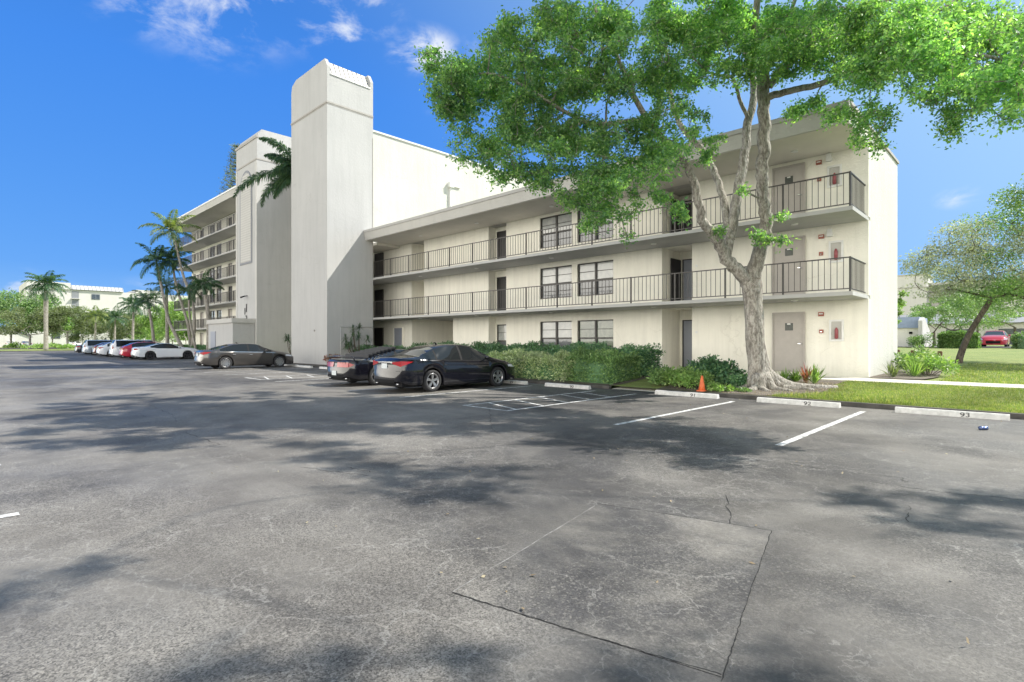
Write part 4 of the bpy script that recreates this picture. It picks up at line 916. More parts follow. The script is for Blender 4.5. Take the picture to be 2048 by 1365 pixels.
q = MB(o_); q.prism([(p.y-.25, 2.75), (p.y-.1, 3.75), (p.y+5, 3.75), (p.y+5, 2.75)], 'x', p.x-6.1, p.x+.95); q.build('roof', 'blue_shadow_wall', wb_)
q = MB(o_); q.prism([(p.y-1.0, .3), (p.y-1.0, 3.4), (p.y+.3, 3.7), (p.y+5.5, 1.9), (p.y+5.5, .3)], 'x', p.x+1.0, p.x+1.3); q.build('stair_wall', 'stucco_far', wb_)
q = MB(o_); q.box(p.x+.2, p.x+.45, p.y-.1, p.y-.01, 2.2, 2.4); q.build('wall_lamp', 'black_trim', ww)
p = at_t(1990, 683, 82); o_ = (p.x, p.y, .9)
sg_ = empty('townhouse', o_, 'low white building with dark openings behind the red car', 'building')
q = MB(o_); q.box(p.x-14, p.x+40, p.y, p.y+8, .5, 4.4); q.build('wall', 'stucco_grey', sg_); q = MB(o_); q.prism([(p.y-.8, 4.3), (p.y+4, 6.0), (p.y+9, 4.3)], 'x', p.x-14.5, p.x+40.5); q.build('roof', 'roof_grey', sg_)
for i in range(8): q = MB(o_); x = p.x-12+i*6.2; q.box(x, x+3, p.y-.06, p.y-.01, 1.1, 3.4); q.build('window', 'pane_dark', sg_)
# posts and boxes on the lawn behind the corner
for i, (px, py, lb) in enumerate(((1826, 716, 'short brown timber post beside the corner shrub'), (1880, 719, 'short timber post at end of the grey box'), (1796, 714, 'timber post nearest to the building end wall'))):
    pp = at_z(px, py, .45); q = MB(tuple(pp)); q.box(pp.x-.11, pp.x+.11, pp.y-.11, pp.y+.11, pp.z-.1, pp.z+.42); q.prism([(pp.x-.13, pp.z+.42), (pp.x+.13, pp.z+.42), (pp.x+.09, pp.z+.48), (pp.x-.09, pp.z+.48)], 'y', pp.y-.13, pp.y+.13); tag(q.build('timber_post', 'wood'), lb, 'post', 'timber posts on the lawn')
pp = at_z(1850, 722, .45); o_ = tuple(pp); ub = empty('utility_box', o_, 'low pale grey utility boxes standing on the lawn between timber posts', 'utility box')
q = MB(o_); q.prism([(pp.x-.6, pp.z-.1), (pp.x+.3, pp.z-.1), (pp.x+.3, pp.z+.22), (pp.x+.2, pp.z+.26), (pp.x-.5, pp.z+.26), (pp.x-.6, pp.z+.22)], 'y', pp.y-.3, pp.y+.4); q.build('cabinet', 'plate', ub)
q = MB(o_); q.box(pp.x+.32, pp.x+.62, pp.y-.2, pp.y+.3, pp.z-.1, pp.z+.2); q.box(pp.x+.30, pp.x+.64, pp.y-.22, pp.y+.32, pp.z+.2, pp.z+.235); q.build('side_cabinet', 'white_paint', ub)
# ------------------------------------------------------------------ main shade tree
def P3(px, py, t): return at_t(px, py, t)
T0 = 15.75
base = P3(1521, 776, T0); base.z = zg(base.x, base.y)-.05
tree = empty('shade_tree', tuple(base), 'large multi-limbed shade tree spreading over the parking spaces before the building corner', 'tree')
TO = tuple(base)
limbs = {
 'trunk': ([(1522, 790, T0), (1521, 765, T0), (1517, 735, T0), (1512, 690, T0-.02), (1508, 640, T0), (1506, 600, T0), (1502, 560, T0), (1498, 540, T0)], [.44, .335, .29, .265, .25, .25, .28, .24]),
 'L1': ([(1506, 590, T0), (1484, 552, T0-.1), (1452, 518, T0-.3), (1432, 476, T0-.5), (1408, 448, T0-.7), (1397, 405, T0-.9), (1376, 335, T0-1.2), (1340, 296, T0-1.5), (1296, 240, T0-2.0), (1262, 180, T0-2.5), (1225, 90, T0-3), (1190, 20, T0-3.4)], [.22, .19, .16, .15, .125, .115, .10, .09, .075, .06, .045, .03]),
 'L2': ([(1452, 518, T0-.3), (1463, 462, T0-.2), (1474, 400, T0-.1), (1488, 324, T0), (1497, 244, T0+.2), (1508, 190, T0+.4), (1500, 133, T0+.5), (1478, 70, T0+.6), (1463, 10, T0+.7), (1450, -120, T0+.8), (1430, -300, T0+1)], [.15, .14, .135, .13, .115, .105, .09, .075, .06, .05, .03]),
 'L3': ([(1503, 575, T0), (1512, 520, T0-.2), (1532, 460, T0-.5), (1526, 400, T0-.7), (1525, 340, T0-.9), (1527, 286, T0-1.0), (1529, 209, T0-1.1), (1526, 152, T0-1.2), (1515, 95, T0-1.4), (1512, 38, T0-1.6), (1520, -80, T0-1.8), (1540, -260, T0-2.0)], [.24, .20, .175, .16, .155, .155, .15, .16, .11, .085, .065, .04]),
 'L4': ([(1460, 480, T0-.3), (1447, 405, T0+.2), (1430, 350, T0+.6), (1407, 305, T0+1.0), (1358, 246, T0+1.5), (1338, 171, T0+1.9), (1330, 80, T0+2.2), (1310, -60, T0+2.4)], [.12, .105, .10, .10, .085, .07, .05, .03]),
 'R1': ([(1534, 195, T0-1.1), (1580, 182, T0-1.6), (1624, 173, T0-2.2), (1681, 152, T0-3), (1730, 107, T0-3.9), (1800, 60, T0-4.8), (1880, 20, T0-5.6), (1960, -30, T0-6.2)], [.10, .085, .08, .07, .06, .05, .035, .02]),
 'R2': ([(1536, 175, T0-1.2), (1565, 140, T0-1.5), (1597, 114, T0-1.9), (1643, 76, T0-2.6), (1720, 40, T0-3.2), (1850, -60, T0-4)], [.11, .09, .08, .065, .05, .03]),
 'R3': ([(1680, 152, T0-3), (1760, 130, T0-4), (1850, 110, T0-5), (1950, 110, T0-6), (2040, 130, T0-6.6)], [.05, .045, .04, .03, .02]),
 'R4': ([(1530, 150, T0-1.2), (1560, 80, T0-1.2), (1590, 0, T0-1.3), (1640, -150, T0-1.5)], [.09, .07, .05, .03]),
 'S5': ([(1498, 244, T0+.2), (1478, 195, T0), (1467, 158, T0-.3), (1440, 152, T0-.8), (1414, 143, T0-1.3), (1380, 110, T0-1.8)], [.06, .05, .045, .035, .028, .02]),
 'S6': ([(1376, 335, T0-1.2), (1350, 330, T0-1.8), (1320, 345, T0-2.4), (1290, 380, T0-2.8)], [.05, .04, .03, .015]),
 'M1': ([(1296, 240, T0-2.0), (1245, 245, T0-2.6), (1190, 250, T0-3.0), (1130, 225, T0-3.4), (1060, 180, T0-3.8), (990, 150, T0-4), (930, 150, T0-4.1)], [.07, .06, .055, .045, .035, .025, .015]),
 'M3': ([(1130, 225, T0-3.4), (1090, 260, T0-3.6), (1040, 290, T0-3.7)], [.03, .022, .012]),
}
tr = MB(TO); nodes = []
for k, (pp, rr) in limbs.items():
    pts = [P3(*p) for p in pp]; sp = smooth_poly(pts, 5); rs = list(np.interp(np.linspace(0, len(pts)-1, len(sp)), range(len(pts)), rr))
    jit = random.Random(hash(k) % 1000 if False else len(k)*7+len(pp))
    if k != 'trunk': sp = [p+Vector((jit.uniform(-1, 1), jit.uniform(-1, 1), jit.uniform(-.6, .6)))*rs[i]*.22 for i, p in enumerate(sp)]
    tr.tube(sp, rs, 16 if rs[0] > .12 else 9, lump=.10 if rs[0] > .12 else .05)
    if k != 'trunk': nodes += [(p, rs[i]) for i, p in enumerate(sp) if i > 6 or k[0] in 'RSM']
# root flare
b_ = Vector((base.x, base.y, zg(base.x, base.y)))
for ang, ln_, r0 in ((-95, .65, .16), (-60, .6, .15), (-140, .6, .14), (150, .6, .15), (100, .6, .15), (20, 1.75, .18), (6, 1.2, .14), (-22, .8, .13), (40, 1.1, .14)):
    d = Vector((math.cos(R(ang)), math.sin(R(ang)), 0)); sd = Vector((-d.y, d.x, 0)); pts = []
    for i in range(9):
        u = i/8; q_ = b_+d*(.18+ln_*u)+sd*math.sin(u*5+ang)*.08*u; q_.z = zg(q_.x, q_.y)+max(.42*(1-u*2.2)**2 if u < .45 else 0, 0)+.03*(1-u)
        pts.append(q_)
    tr.tube(pts, [r0*(1-u*.55)*(1 if u > .1 else .9) for u in np.linspace(0, 1, 9)], 10, lump=.12)
tr.build('trunk', 'bark', tree)
# foliage clumps: (px, py, rx, ry, count, tmin, tmax)
CL = [(895, 150, 45, 40, 7, 10.8, 12.2), (880, 200, 25, 35, 4, 10.8, 12), (950, 150, 55, 45, 9, 11, 12.6), (930, 215, 40, 45, 7, 11, 12.4), (930, 280, 25, 25, 3, 11, 12), (965, 330, 30, 20, 2, 11.2, 12),
 (1030, 90, 60, 60, 13, 11, 13.5), (1020, 190, 65, 60, 14, 11, 13.5), (1010, 280, 60, 45, 9, 11, 13.2), (1120, 60, 70, 60, 16, 11, 14.5), (1110, 160, 75, 60, 18, 11, 14.5), (1100, 265, 75, 50, 14, 11, 14),
 (1085, 340, 60, 35, 6, 11.2, 13), (1210, 60, 70, 60, 16, 11, 15), (1200, 150, 75, 55, 16, 11, 15), (1180, 270, 70, 45, 11, 11.2, 14.5), (1190, 350, 65, 40, 10, 11.2, 13.5), (1190, 420, 45, 28, 5, 11.5, 13.2),
 (1300, 50, 70, 60, 14, 12, 16), (1300, 150, 65, 50, 11, 12, 16), (1290, 250, 50, 40, 6, 12, 15), (1300, 330, 50, 45, 8, 12, 14.5), (1330, 400, 38, 28, 4, 12.4, 13.8), (1265, 400, 30, 20, 2, 12, 13),
 (1390, 50, 60, 50, 9, 12.5, 16.5), (1390, 150, 40, 45, 5, 12.5, 16), (1440, 110, 35, 45, 4, 13, 16), (1500, 40, 60, 35, 6, 13, 17), (1580, 40, 60, 40, 8, 12, 16), (1660, 60, 60, 45, 10, 11, 15), (1590, 105, 40, 30, 3, 12.5, 14.5),
 (1650, 130, 40, 28, 4, 11.5, 13.5), (1640, 205, 45, 18, 3, 12.6, 13.6), (1590, 225, 35, 10, 2, 13, 14), (1740, 50, 60, 50, 12, 9.5, 14), (1740, 140, 45, 45, 7, 10, 12.5), (1740, 220, 25, 35, 4, 11, 12.2), (1752, 290, 15, 15, 2, 11.2, 12),
 (1830, 50, 60, 45, 12, 9, 13), (1830, 115, 45, 28, 6, 9.3, 11.5), (1905, 50, 60, 45, 12, 8.6, 12), (1905, 140, 45, 45, 9, 8.8, 11), (1898, 225, 22, 28, 3, 9.3, 10.3), (1985, 60, 60, 50, 14, 8, 12), (1990, 155, 50, 40, 10, 8.4, 10.5),
 (2040, 110, 30, 80, 9, 8, 10), (1960, 215, 22, 16, 2, 8.9, 9.6), (2050, 215, 28, 30, 4, 8.2, 9.4), (2110, 100, 60, 90, 8, 7.5, 10.5),
 (1435, 295, 32, 22, 3, 14.2, 15), (1405, 335, 22, 28, 2, 14.2, 15), (1538, 470, 26, 26, 3, 14.3, 14.9), (1555, 490, 16, 12, 1, 14.4, 14.9), (1440, 470, 12, 16, 1, 14.6, 15), (1500, 380, 16, 12, 1, 14.3, 14.9), (1560, 440, 14, 8, 1, 14.5, 14.9)]
CL += [(1400, 60, 70, 60, 9, 12.5, 15), (1480, 70, 60, 50, 8, 12.5, 14.5), (1570, 60, 60, 50, 8, 12, 14.5), (1650, 40, 60, 40, 6, 11, 14), (1450, 170, 30, 25, 2, 14, 16), (1370, 210, 35, 30, 4, 13, 14.5), (1230, 330, 50, 40, 5, 11.4, 13), (1350, 300, 30, 40, 4, 13, 14.3), (1560, 150, 35, 25, 3, 12.8, 14), (1690, 160, 40, 30, 4, 11.5, 12.5), (1150, 390, 40, 30, 4, 11.4, 12.8), (1240, 440, 25, 18, 2, 11.6, 12.6), (1060, 370, 30, 15, 2, 11.5, 12.5), (1830, 180, 20, 18, 2, 9.5, 10.5)]
CL += [(1420, 30, 80, 50, 9, 12.5, 14), (1540, 90, 50, 50, 7, 12.6, 13.8), (1480, 130, 40, 40, 5, 12.8, 14), (1620, 100, 50, 40, 7, 12, 13.5), (1700, 90, 50, 50, 8, 11, 13), (1790, 90, 40, 40, 6, 10, 12), (1330, 240, 35, 40, 4, 13, 14.3), (1400, 250, 30, 30, 3, 13.4, 14.6), (1010, 340, 30, 25, 3, 11.4, 12.2), (860, 120, 22, 20, 3, 11, 12)]
CL += [(1180, 455, 18, 14, 2, 11.6, 12.4), (1130, 405, 18, 14, 2, 11.6, 12.4), (1000, 352, 16, 12, 2, 11.4, 12), (1365, 425, 14, 14, 2, 12.8, 13.4), (1600, 222, 20, 10, 2, 12.8, 13.4), (1665, 238, 16, 10, 2, 12.2, 12.8), (1722, 265, 12, 30, 3, 11.3, 12), (1700, 225, 18, 12, 2, 11.6, 12.2), (1765, 240, 12, 25, 2, 10.6, 11.2), (1872, 200, 14, 18, 2, 9.6, 10.2), (1905, 262, 12, 14, 2, 9.4, 9.8), (2012, 240, 12, 12, 1, 8.8, 9.2), (1945, 190, 20, 16, 2, 9, 9.6), (930, 312, 16, 16, 2, 11.2, 11.8), (1250, 470, 8, 8, 1, 11.9, 12.2)]
clumps = []
for (px, py, rx, ry, n, t0, t1) in CL:
    for i in range(int(n*1.28) if n > 4 else n):
        a = rng.uniform(0, 2*math.pi); r_ = math.sqrt(rng.uniform(0, 1)); small = n <= 4
        clumps.append((P3(px+rx*r_*math.cos(a)*.8, py+ry*r_*math.sin(a)*.8, rng.uniform(t0, t1)), rng.uniform(.20, .30) if small else rng.uniform(.30, .54), 1))
n_in = len(clumps)
k = 0
while k < 180:
    v = rng.normal(size=3); v /= np.linalg.norm(v); v *= rng.uniform(.45, 1)
    p = Vector((-6.6+v[0]*6.2, 13.9+v[1]*4.6, 11.6+v[2]*3.9)); q_ = proj(p)
    if p.z < 8 or q_[1] > -40: continue
    clumps.append((p, rng.uniform(.38, .62), 0)); k += 1
for c in ((2.0, 7.3, 9), (2.5, 7.7, 9.1), (2.8, 8.1, 9), (3.5, 8.7, 9.1), (3.9, 9.1, 9), (.3, 6.6, 9), (.1, 7.0, 9), (5.2, 12.6, 9), (4.5, 13.4, 9.2), (5.6, 13.2, 9.6), (6.2, 12.9, 9), (4.2, 12.3, 9), (5.0, 13.9, 9.3), (3.9, 12.9, 9.4), (5.9, 12.2, 9), (-.9, 10.3, 9.6), (-.3, 10.9, 10.2), (.5, 11.4, 10.4), (1.0, 12.0, 10.6), (-1.4, 10.8, 10.2), (.2, 10.2, 9.8), (1.4, 11.2, 10.4), (-2.2, 11.2, 10.8), (-.6, 11.8, 11.2), (.9, 10.5, 10.0)):
    clumps.append((Vector(c), .34 if c[1] < 10 else .6, 1))
NP = np.array([tuple(p) for p, r_ in nodes]); NR = [r_ for p, r_ in nodes]
order = sorted(range(len(clumps)), key=lambda i: float(np.min(np.linalg.norm(NP-np.array(clumps[i][0]), axis=1))))
tw = MB(TO); LV = []
for i in order:
    c, rad, vis = clumps[i]; ca = np.array(c); dd = np.linalg.norm(NP-ca, axis=1)+np.maximum(0, NP[:, 2]-ca[2])*.3; j = int(np.argmin(dd)); a = Vector(NP[j]); 
    r0 = min(NR[j]*.7, .045); r0 = max(r0*.8, .012); mid = (a+c)/2+Vector(rng.normal(size=3))*.10*(c-a).length; mid.z += .08*(c-a).length
    sp = smooth_poly([a, mid, c], 4); rs = list(np.linspace(r0, .009, len(sp))); tw.tube(sp, rs, 5, cap=False)
    NP = np.vstack([NP, [tuple(p) for p in sp[3:]]]); NR += rs[3:]
    # leaf sprays round the clump
    ns = 13 if vis else 15; nl = int((rad/.45)**2*(22*(1.5 if proj(c)[2] < 11.5 and vis else 1) if vis else 12))+5
    for k in range(ns):
        v = rng.normal(size=3); v[2] = v[2]*.6-.12; v /= np.linalg.norm(v); tip = c+Vector(v)*rad*rng.uniform(.45, 1.15); tip.z -= rng.uniform(0, .25)*rad
        if vis and k < 6: tw.tube([c, (c+tip)/2+Vector((0, 0, .03)), tip], [.007, .005, .003], 3, cap=False)
        u = rng.uniform(.25, 1.05, nl)[:, None]; pts = ca*(1-u)+np.array(tip)*u; pts[:, 2] += (u[:, 0]*(1-u[:, 0]))*.15
        pts += rng.normal(size=pts.shape)*.055
        tsc = min(1.0, max(.8, proj(c)[2]/13.5)) if vis else 1.0
        LV.append(leaf_arrays(pts, rng.choice([.07, .085, .105], len(pts))*tsc if vis else .13, .52, .30, .55))
tw.build('branches', 'bark', tree)
quads_obj('crown', np.vstack(LV), 'leaf_tree', tree, TO)
nleaf = sum(len(a) for a in LV)//4; print('tree leaves', nleaf, 'clumps', len(clumps))

# ------------------------------------------------------------------ generic broadleaf tree
def broadleaf(name, label, cat, loc, h, spread, lift, leafmat_, n_cl, leaf, bark='bark_dark', lean=(0, 0), seed=1, group=None, trunk_r=.2, per=120, flat=.6, fork=None, crad=None, cs=.5):
    r_ = np.random.default_rng(seed); loc = Vector(loc); root = empty(name, tuple(loc), label, cat, group); O = tuple(loc)
    tb_ = MB(O); top = loc+Vector((lean[0], lean[1], lift)); mid = (loc+top)/2+Vector((-lean[0]*.12, -lean[1]*.12, 0))
    sp = smooth_poly([loc+Vector((0, 0, -.1)), loc+Vector((lean[0]*.05, lean[1]*.05, .4)), mid, top], 5); rs = list(np.linspace(trunk_r, trunk_r*.6, len(sp))); rs[0] *= 1.35
    tb_.tube(sp, rs, 9, lump=.12)
    cc_ = top+Vector((lean[0]*cs, lean[1]*cs, (h-lift)*.45)); rz_ = (h-lift)*.62
    nodes_ = [(sp[-1], rs[-1]), (sp[-3], rs[-3])]; cl = []
    for i in range(n_cl):
        v = r_.normal(size=3); v /= np.linalg.norm(v); v *= r_.uniform(.4, 1)**.5
        if v[2] < -.55: v[2] *= -.5
        cl.append(cc_+Vector((v[0]*spread, v[1]*spread, v[2]*rz_*flat/.6)))
    NPn = np.array([tuple(p) for p, q_ in nodes_]); NRn = [q_ for p, q_ in nodes_]; lv = []
    cl.sort(key=lambda c: (c-top).length)
    for c in cl:
        dd = np.linalg.norm(NPn-np.array(c), axis=1); j = int(np.argmin(dd)); a = Vector(NPn[j]); m_ = (a+c)/2+Vector(r_.normal(size=3))*.1*(c-a).length
        s3 = smooth_poly([a, m_, c], 3); r3 = list(np.linspace(max(NRn[j]*.62, .02), max(NRn[j]*.25, .012), len(s3))); tb_.tube(s3, r3, 5, cap=False)
        NPn = np.vstack([NPn, [tuple(p) for p in s3[2:]]]); NRn += r3[2:]
        cr = (crad or spread*.26)*r_.uniform(.7, 1.25); d = r_.normal(size=(per, 3)); d = unit(d)*(r_.uniform(.2, 1, (per, 1))**.5)*cr; d[:, 2] *= .65
        lv.append(leaf_arrays(np.array(c)+d, leaf, .5, .4, .2))
    tb_.build('trunk', bark, root); quads_obj('crown', np.vstack(lv), leafmat_, root, O); return root
# right side trees
p = at_z(1918, 726, .5)
lean = at_t(1984, 596, p.x*FW.x+p.y*FW.y-.3)-p
root = broadleaf('silver_tree', 'leaning silvery tree with dark crooked trunk on the lawn behind the building', 'tree', tuple(p), 6.5, 3.2, lean.z, 'leaf_silver', 62, .11, lean=(lean.x, lean.y), seed=5, trunk_r=.17, per=250, flat=.60, crad=.75, cs=-.45)
p = at_t(2110, 700, 25); broadleaf('dense_tree', 'dense dark green tree cut by the right edge of the photo', 'tree', (p.x, p.y, .4), 9.2, 3.7, 2.4, 'leaf_hedge_mid', 80, .12, seed=9, trunk_r=.25, per=330, flat=.6)
p = at_t(2030, 690, 62); broadleaf('green_tree', 'bright green low tree above the hedge at right', 'tree', (p.x, p.y, .9), 8, 4.6, 2.2, 'leaf_bright', 44, .16, seed=11, per=220)
p = at_t(1905, 690, 62); broadleaf('green_tree', 'mid green tree seen behind the leaning silvery tree', 'tree', (p.x, p.y, .9), 6.0, 3.5, 1.8, 'leaf_hedge_mid', 30, .2, seed=12, per=180)
p = at_z(1800, 706, .7); broadleaf('young_tree', 'young broad-leaved tree peeking out right of the end wall', 'tree', (p.x-.6, p.y, .6), 4.6, 1.35, 1.8, 'leaf_bright', 14, .2, seed=13, trunk_r=.06, per=110)
p = at_t(1955, 690, 72); broadleaf('green_tree', 'tall green tree behind the street, left of the red car', 'tree', (p.x, p.y, .9), 7.5, 4.6, 2.4, 'leaf_hedge_mid', 40, .24, seed=14, per=200)
p = at_t(1868, 690, 58); broadleaf('green_tree', 'small green tree between the stair enclosure and the leaning tree', 'tree', (p.x, p.y, .9), 5, 2.4, 1.6, 'leaf_hedge_mid', 20, .18, seed=15, per=180)
# left side trees
for i, (px, t, h, spd, lift, lm, lb, sd, n, lf) in enumerate([
 (22, 112, 11.4, 8.8, 3.2, 'leaf_hedge_mid', 'big rounded green tree at the far left edge', 21, 90, .42), (60, 104, 7.8, 4.8, 2.6, 'leaf_olive', 'olive spreading tree in front of the rounded tree at far left', 22, 36, .30),
 (135, 106, 8.6, 4.6, 3.2, 'leaf_olive', 'olive green tree right of the royal palm', 23, 40, .30), (222, 118, 8.0, 4.6, 3.0, 'leaf_olive', 'thin olive tree before the white apartment block', 24, 22, .28),
 (165, 125, 8.6, 4.4, 2.5, 'leaf_hedge_mid', 'mid green tree behind the small fan palms', 25, 26, .34), (262, 110, 7, 3.8, 2, 'leaf_olive', 'loose olive tree between the slender palms', 26, 22, .3),
 (345, 100, 8, 5, 1.5, 'leaf_bright', 'yellow-green tree glimpsed between the palm trunks by the balconies', 27, 40, .34), (318, 112, 6, 5, 1.2, 'leaf_bright', 'low yellow-green thicket tree beyond the row of cars', 28, 36, .3), (372, 96, 9, 4.0, 2, 'leaf_bright', 'sunlit green tree at the end of the left balconies', 29, 34, .3), (195, 112, 6.2, 5, 1.2, 'leaf_olive', 'low olive thicket tree under the far white block', 51, 40, .28), (285, 120, 6.5, 5, 1.2, 'leaf_olive', 'low grey-olive tree left of the leaning dark palm', 52, 40, .3), (105, 118, 8, 5, 2, 'leaf_bright', 'bright green tree directly behind the royal palm trunk', 53, 36, .36)]):
    p = at_t(px, 690, t); broadleaf('broadleaf_tree', lb, 'tree', (p.x, p.y, .1), h, spd, lift, lm, n, lf, seed=sd, group='trees beyond the parking lot', per=230, trunk_r=.26 if i < 4 else .15, bark='bark')
# ------------------------------------------------------------------ palms
def frond(p0, az, el, L, nl, lw, droop, plume=False, r_=None, wid=.55):
    """returns quad leaflets V and rachis points"""
    r_ = r_ or np.random.default_rng(1); n = 11; pts = []; e = el; p = np.array(p0, float); st = L/(n-1)
    for i in range(n):
        pts.append(p.copy()); p = p+st*np.array([math.cos(az)*math.cos(e), math.sin(az)*math.cos(e), math.sin(e)]); e -= droop*(.35+1.3*i/n)/(n-1)
    pts = np.array(pts); u = np.linspace(.12, 1, nl); idx = u*(n-1); i0 = np.minimum(idx.astype(int), n-2); fr = (idx-i0)[:, None]
    c = pts[i0]*(1-fr)+pts[i0+1]*fr; tg = unit(pts[i0+1]-pts[i0]); sd = unit(np.cross(tg, np.array([0, 0, 1.]))); up = np.cross(sd, tg)
    ll = wid*np.sin(np.pi*np.clip(u*.86+.12, 0, 1))**.7*(1-.35*u)+.05; V = []
    for sg in (1, -1):
        for rep in range(2 if plume else 1):
            v = unit(sd*sg*(1.0 if not plume else .7)+tg*(.55+.4*u[:, None])+up*(r_.normal(size=(nl, 1))*(.18 if not plume else .75)+.15)+np.array([0, 0, -.18]))
            l_ = (ll*r_.uniform(.8, 1.1, nl))[:, None]; m_ = c+v*l_*.5; t_ = c+v*l_+np.array([0, 0, -1.])*l_*(.32+.2*r_.random((nl, 1))); w_ = tg*lw
            V.append(np.stack([c-w_*.5, m_-w_, t_, m_+w_], 1).reshape(-1, 3))
    return np.vstack(V), pts
def palm(label, trunk_pts, radii, nf, L, lmat, seed, group='palms by the left balconies', name='palm_tree', nl=26, lw=.03, wid=.6, shaft=True, plume=False, elr=(-35, 75), droop=1.7, azs=None, els=None, Ls=None):
    r_ = np.random.default_rng(seed); tp = [Vector(p) for p in trunk_pts]; root = empty(name, tuple(tp[0]), label, 'palm', group); O = tuple(tp[0])
    q = MB(O); sp = smooth_poly(tp, 6); rs = list(np.interp(np.linspace(0, 1, len(sp)), np.linspace(0, 1, len(radii)), radii)); 
    rs = [r0*(1+.05*(i % 2)) for i, r0 in enumerate(rs)]; q.tube(sp, rs, 9); q.build('trunk', 'bark_palm', root)
    top = sp[-1]; d = (sp[-1]-sp[-2]).normalized()
    cs = top+d*(.9 if shaft else .15)
    if shaft: q = MB(O); q.tube([top-d*.05, top+d*.1, top+d*.5, cs], [rs[-1]*1.0, rs[-1]*1.35, rs[-1]*1.1, rs[-1]*.5], 9); q.build('crownshaft', 'leaf_palm', root)
    V = []; q = MB(O)
    for i in range(nf):
        az = (azs[i] if azs else i*2.399+r_.uniform(-.3, .3)); k = i/max(nf-1, 1); el = R(elr[1]+(elr[0]-elr[1])*k+r_.uniform(-8, 8))
        if els: el = R(els[i])
        a, pts = frond(tuple(cs), az, el, Ls[i] if Ls else L*r_.uniform(.85, 1.1), nl, lw, droop*r_.uniform(.8, 1.15), plume, r_, wid); V.append(a)
        q.tube([Vector(p) for p in pts], list(np.linspace(.03*L/2.5, .006, len(pts))), 4, cap=False)
    q.build('frond_stem', 'leaf_palm', root); quads_obj('fronds', np.vstack(V), lmat, root, O); return root
def tpx(pts): return [at_t(*p) for p in pts]
palm('tall royal palm with thick pale trunk standing alone at far left', tpx([(92, 703, 86), (92, 650, 86), (92, 605, 86), (92, 582, 86)]), [.33, .27, .31, .2], 24, 3.5, 'leaf_palm', 31, nl=34, lw=.06, wid=1.0, group='palms beyond the parking lot')
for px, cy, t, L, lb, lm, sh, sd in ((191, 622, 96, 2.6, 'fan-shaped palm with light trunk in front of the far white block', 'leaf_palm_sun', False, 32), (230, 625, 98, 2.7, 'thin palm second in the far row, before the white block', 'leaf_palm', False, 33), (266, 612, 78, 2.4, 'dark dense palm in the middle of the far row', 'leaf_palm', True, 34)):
    palm(lb, tpx([(px-1, 696, t), (px, 660, t), (px+1, cy+12, t)]), [.2, .15, .13], 20, L, lm, sd, group='palms beyond the parking lot', shaft=sh, nl=22, lw=.06, wid=.8)
palm('dark palm with gently leaning trunk behind the white fastback', tpx([(308, 694, 66), (305, 660, 66), (298, 618, 66)]), [.2, .16, .14], 18, 2.3, 'leaf_palm', 35, nl=22, lw=.05, wid=.7)
palm('dark upright palm behind the leaning palms', tpx([(335, 694, 60), (334, 650, 60), (333, 590, 60)]), [.2, .16, .13], 16, 2.3, 'leaf_palm', 36, nl=24, lw=.045, wid=.6)
palm('tall palm whose trunk sweeps left above the cars', tpx([(366, 700, 55), (352, 672, 55), (337, 640, 55), (326, 590, 55), (316, 540, 55)]), [.19, .16, .14, .12, .10], 14, 2.7, 'leaf_palm', 37, nl=40, lw=.045, wid=.7, elr=(-25, 70))
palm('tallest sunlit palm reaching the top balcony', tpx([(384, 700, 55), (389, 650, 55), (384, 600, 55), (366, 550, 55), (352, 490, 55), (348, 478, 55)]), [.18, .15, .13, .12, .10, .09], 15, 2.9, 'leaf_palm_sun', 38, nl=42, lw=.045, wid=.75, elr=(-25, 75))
palm('palm leaning in front of the third balcony', tpx([(381, 700, 56), (376, 650, 56), (362, 605, 56), (350, 560, 56), (347, 540, 56)]), [.17, .14, .12, .11, .09], 14, 2.4, 'leaf_palm', 39, nl=40, lw=.045, wid=.7, elr=(-25, 70))
palm('bushy foxtail palm with pale trunk before the balconies, nearest to the porch', tpx([(417, 704, 50), (417, 650, 50), (414, 610, 50), (410, 590, 50)]), [.20, .17, .15, .12], 12, 1.9, 'leaf_palm', 40, nl=44, lw=.03, wid=.36, plume=True, elr=(-25, 65))
palm('short dark palm crown between the two leaning trunks', tpx([(392, 702, 53), (380, 640, 53), (378, 600, 53)]), [.12, .10, .09], 10, 1.8, 'leaf_palm', 41, nl=40, lw=.03, wid=.34, plume=True, elr=(-25, 60))
# foxtail palm in the gap by the stair tower
az0 = math.atan2(-FW.y*0-RT.y, -RT.x)
palm('foxtail palm with plumed fronds leaning out between the two towers', [(-37.2, 17.4, .3), (-37.1, 17.3, 5), (-36.8, 17.0, 9), (-36.5, 16.6, 12.3)], [.2, .17, .15, .13], 9, 4.0, 'leaf_palm', 42, nl=120, lw=.035, wid=.62, plume=True, group=None, droop=1.5,
     azs=[math.atan2(-.75, -.66), math.atan2(-.8, -.6), math.atan2(-1, -.2), math.atan2(-.3, -1), math.atan2(1, .2), math.atan2(-.9, -.9), math.atan2(-1, .15), math.atan2(.5, -1), math.atan2(-.95, -.55)],
     els=[2, 66, 40, 30, 30, -15, 10, 45, -30], Ls=[5.0, 3.6, 2.4, 3.0, 2.5, 3.8, 2.0, 2.5, 2.6])
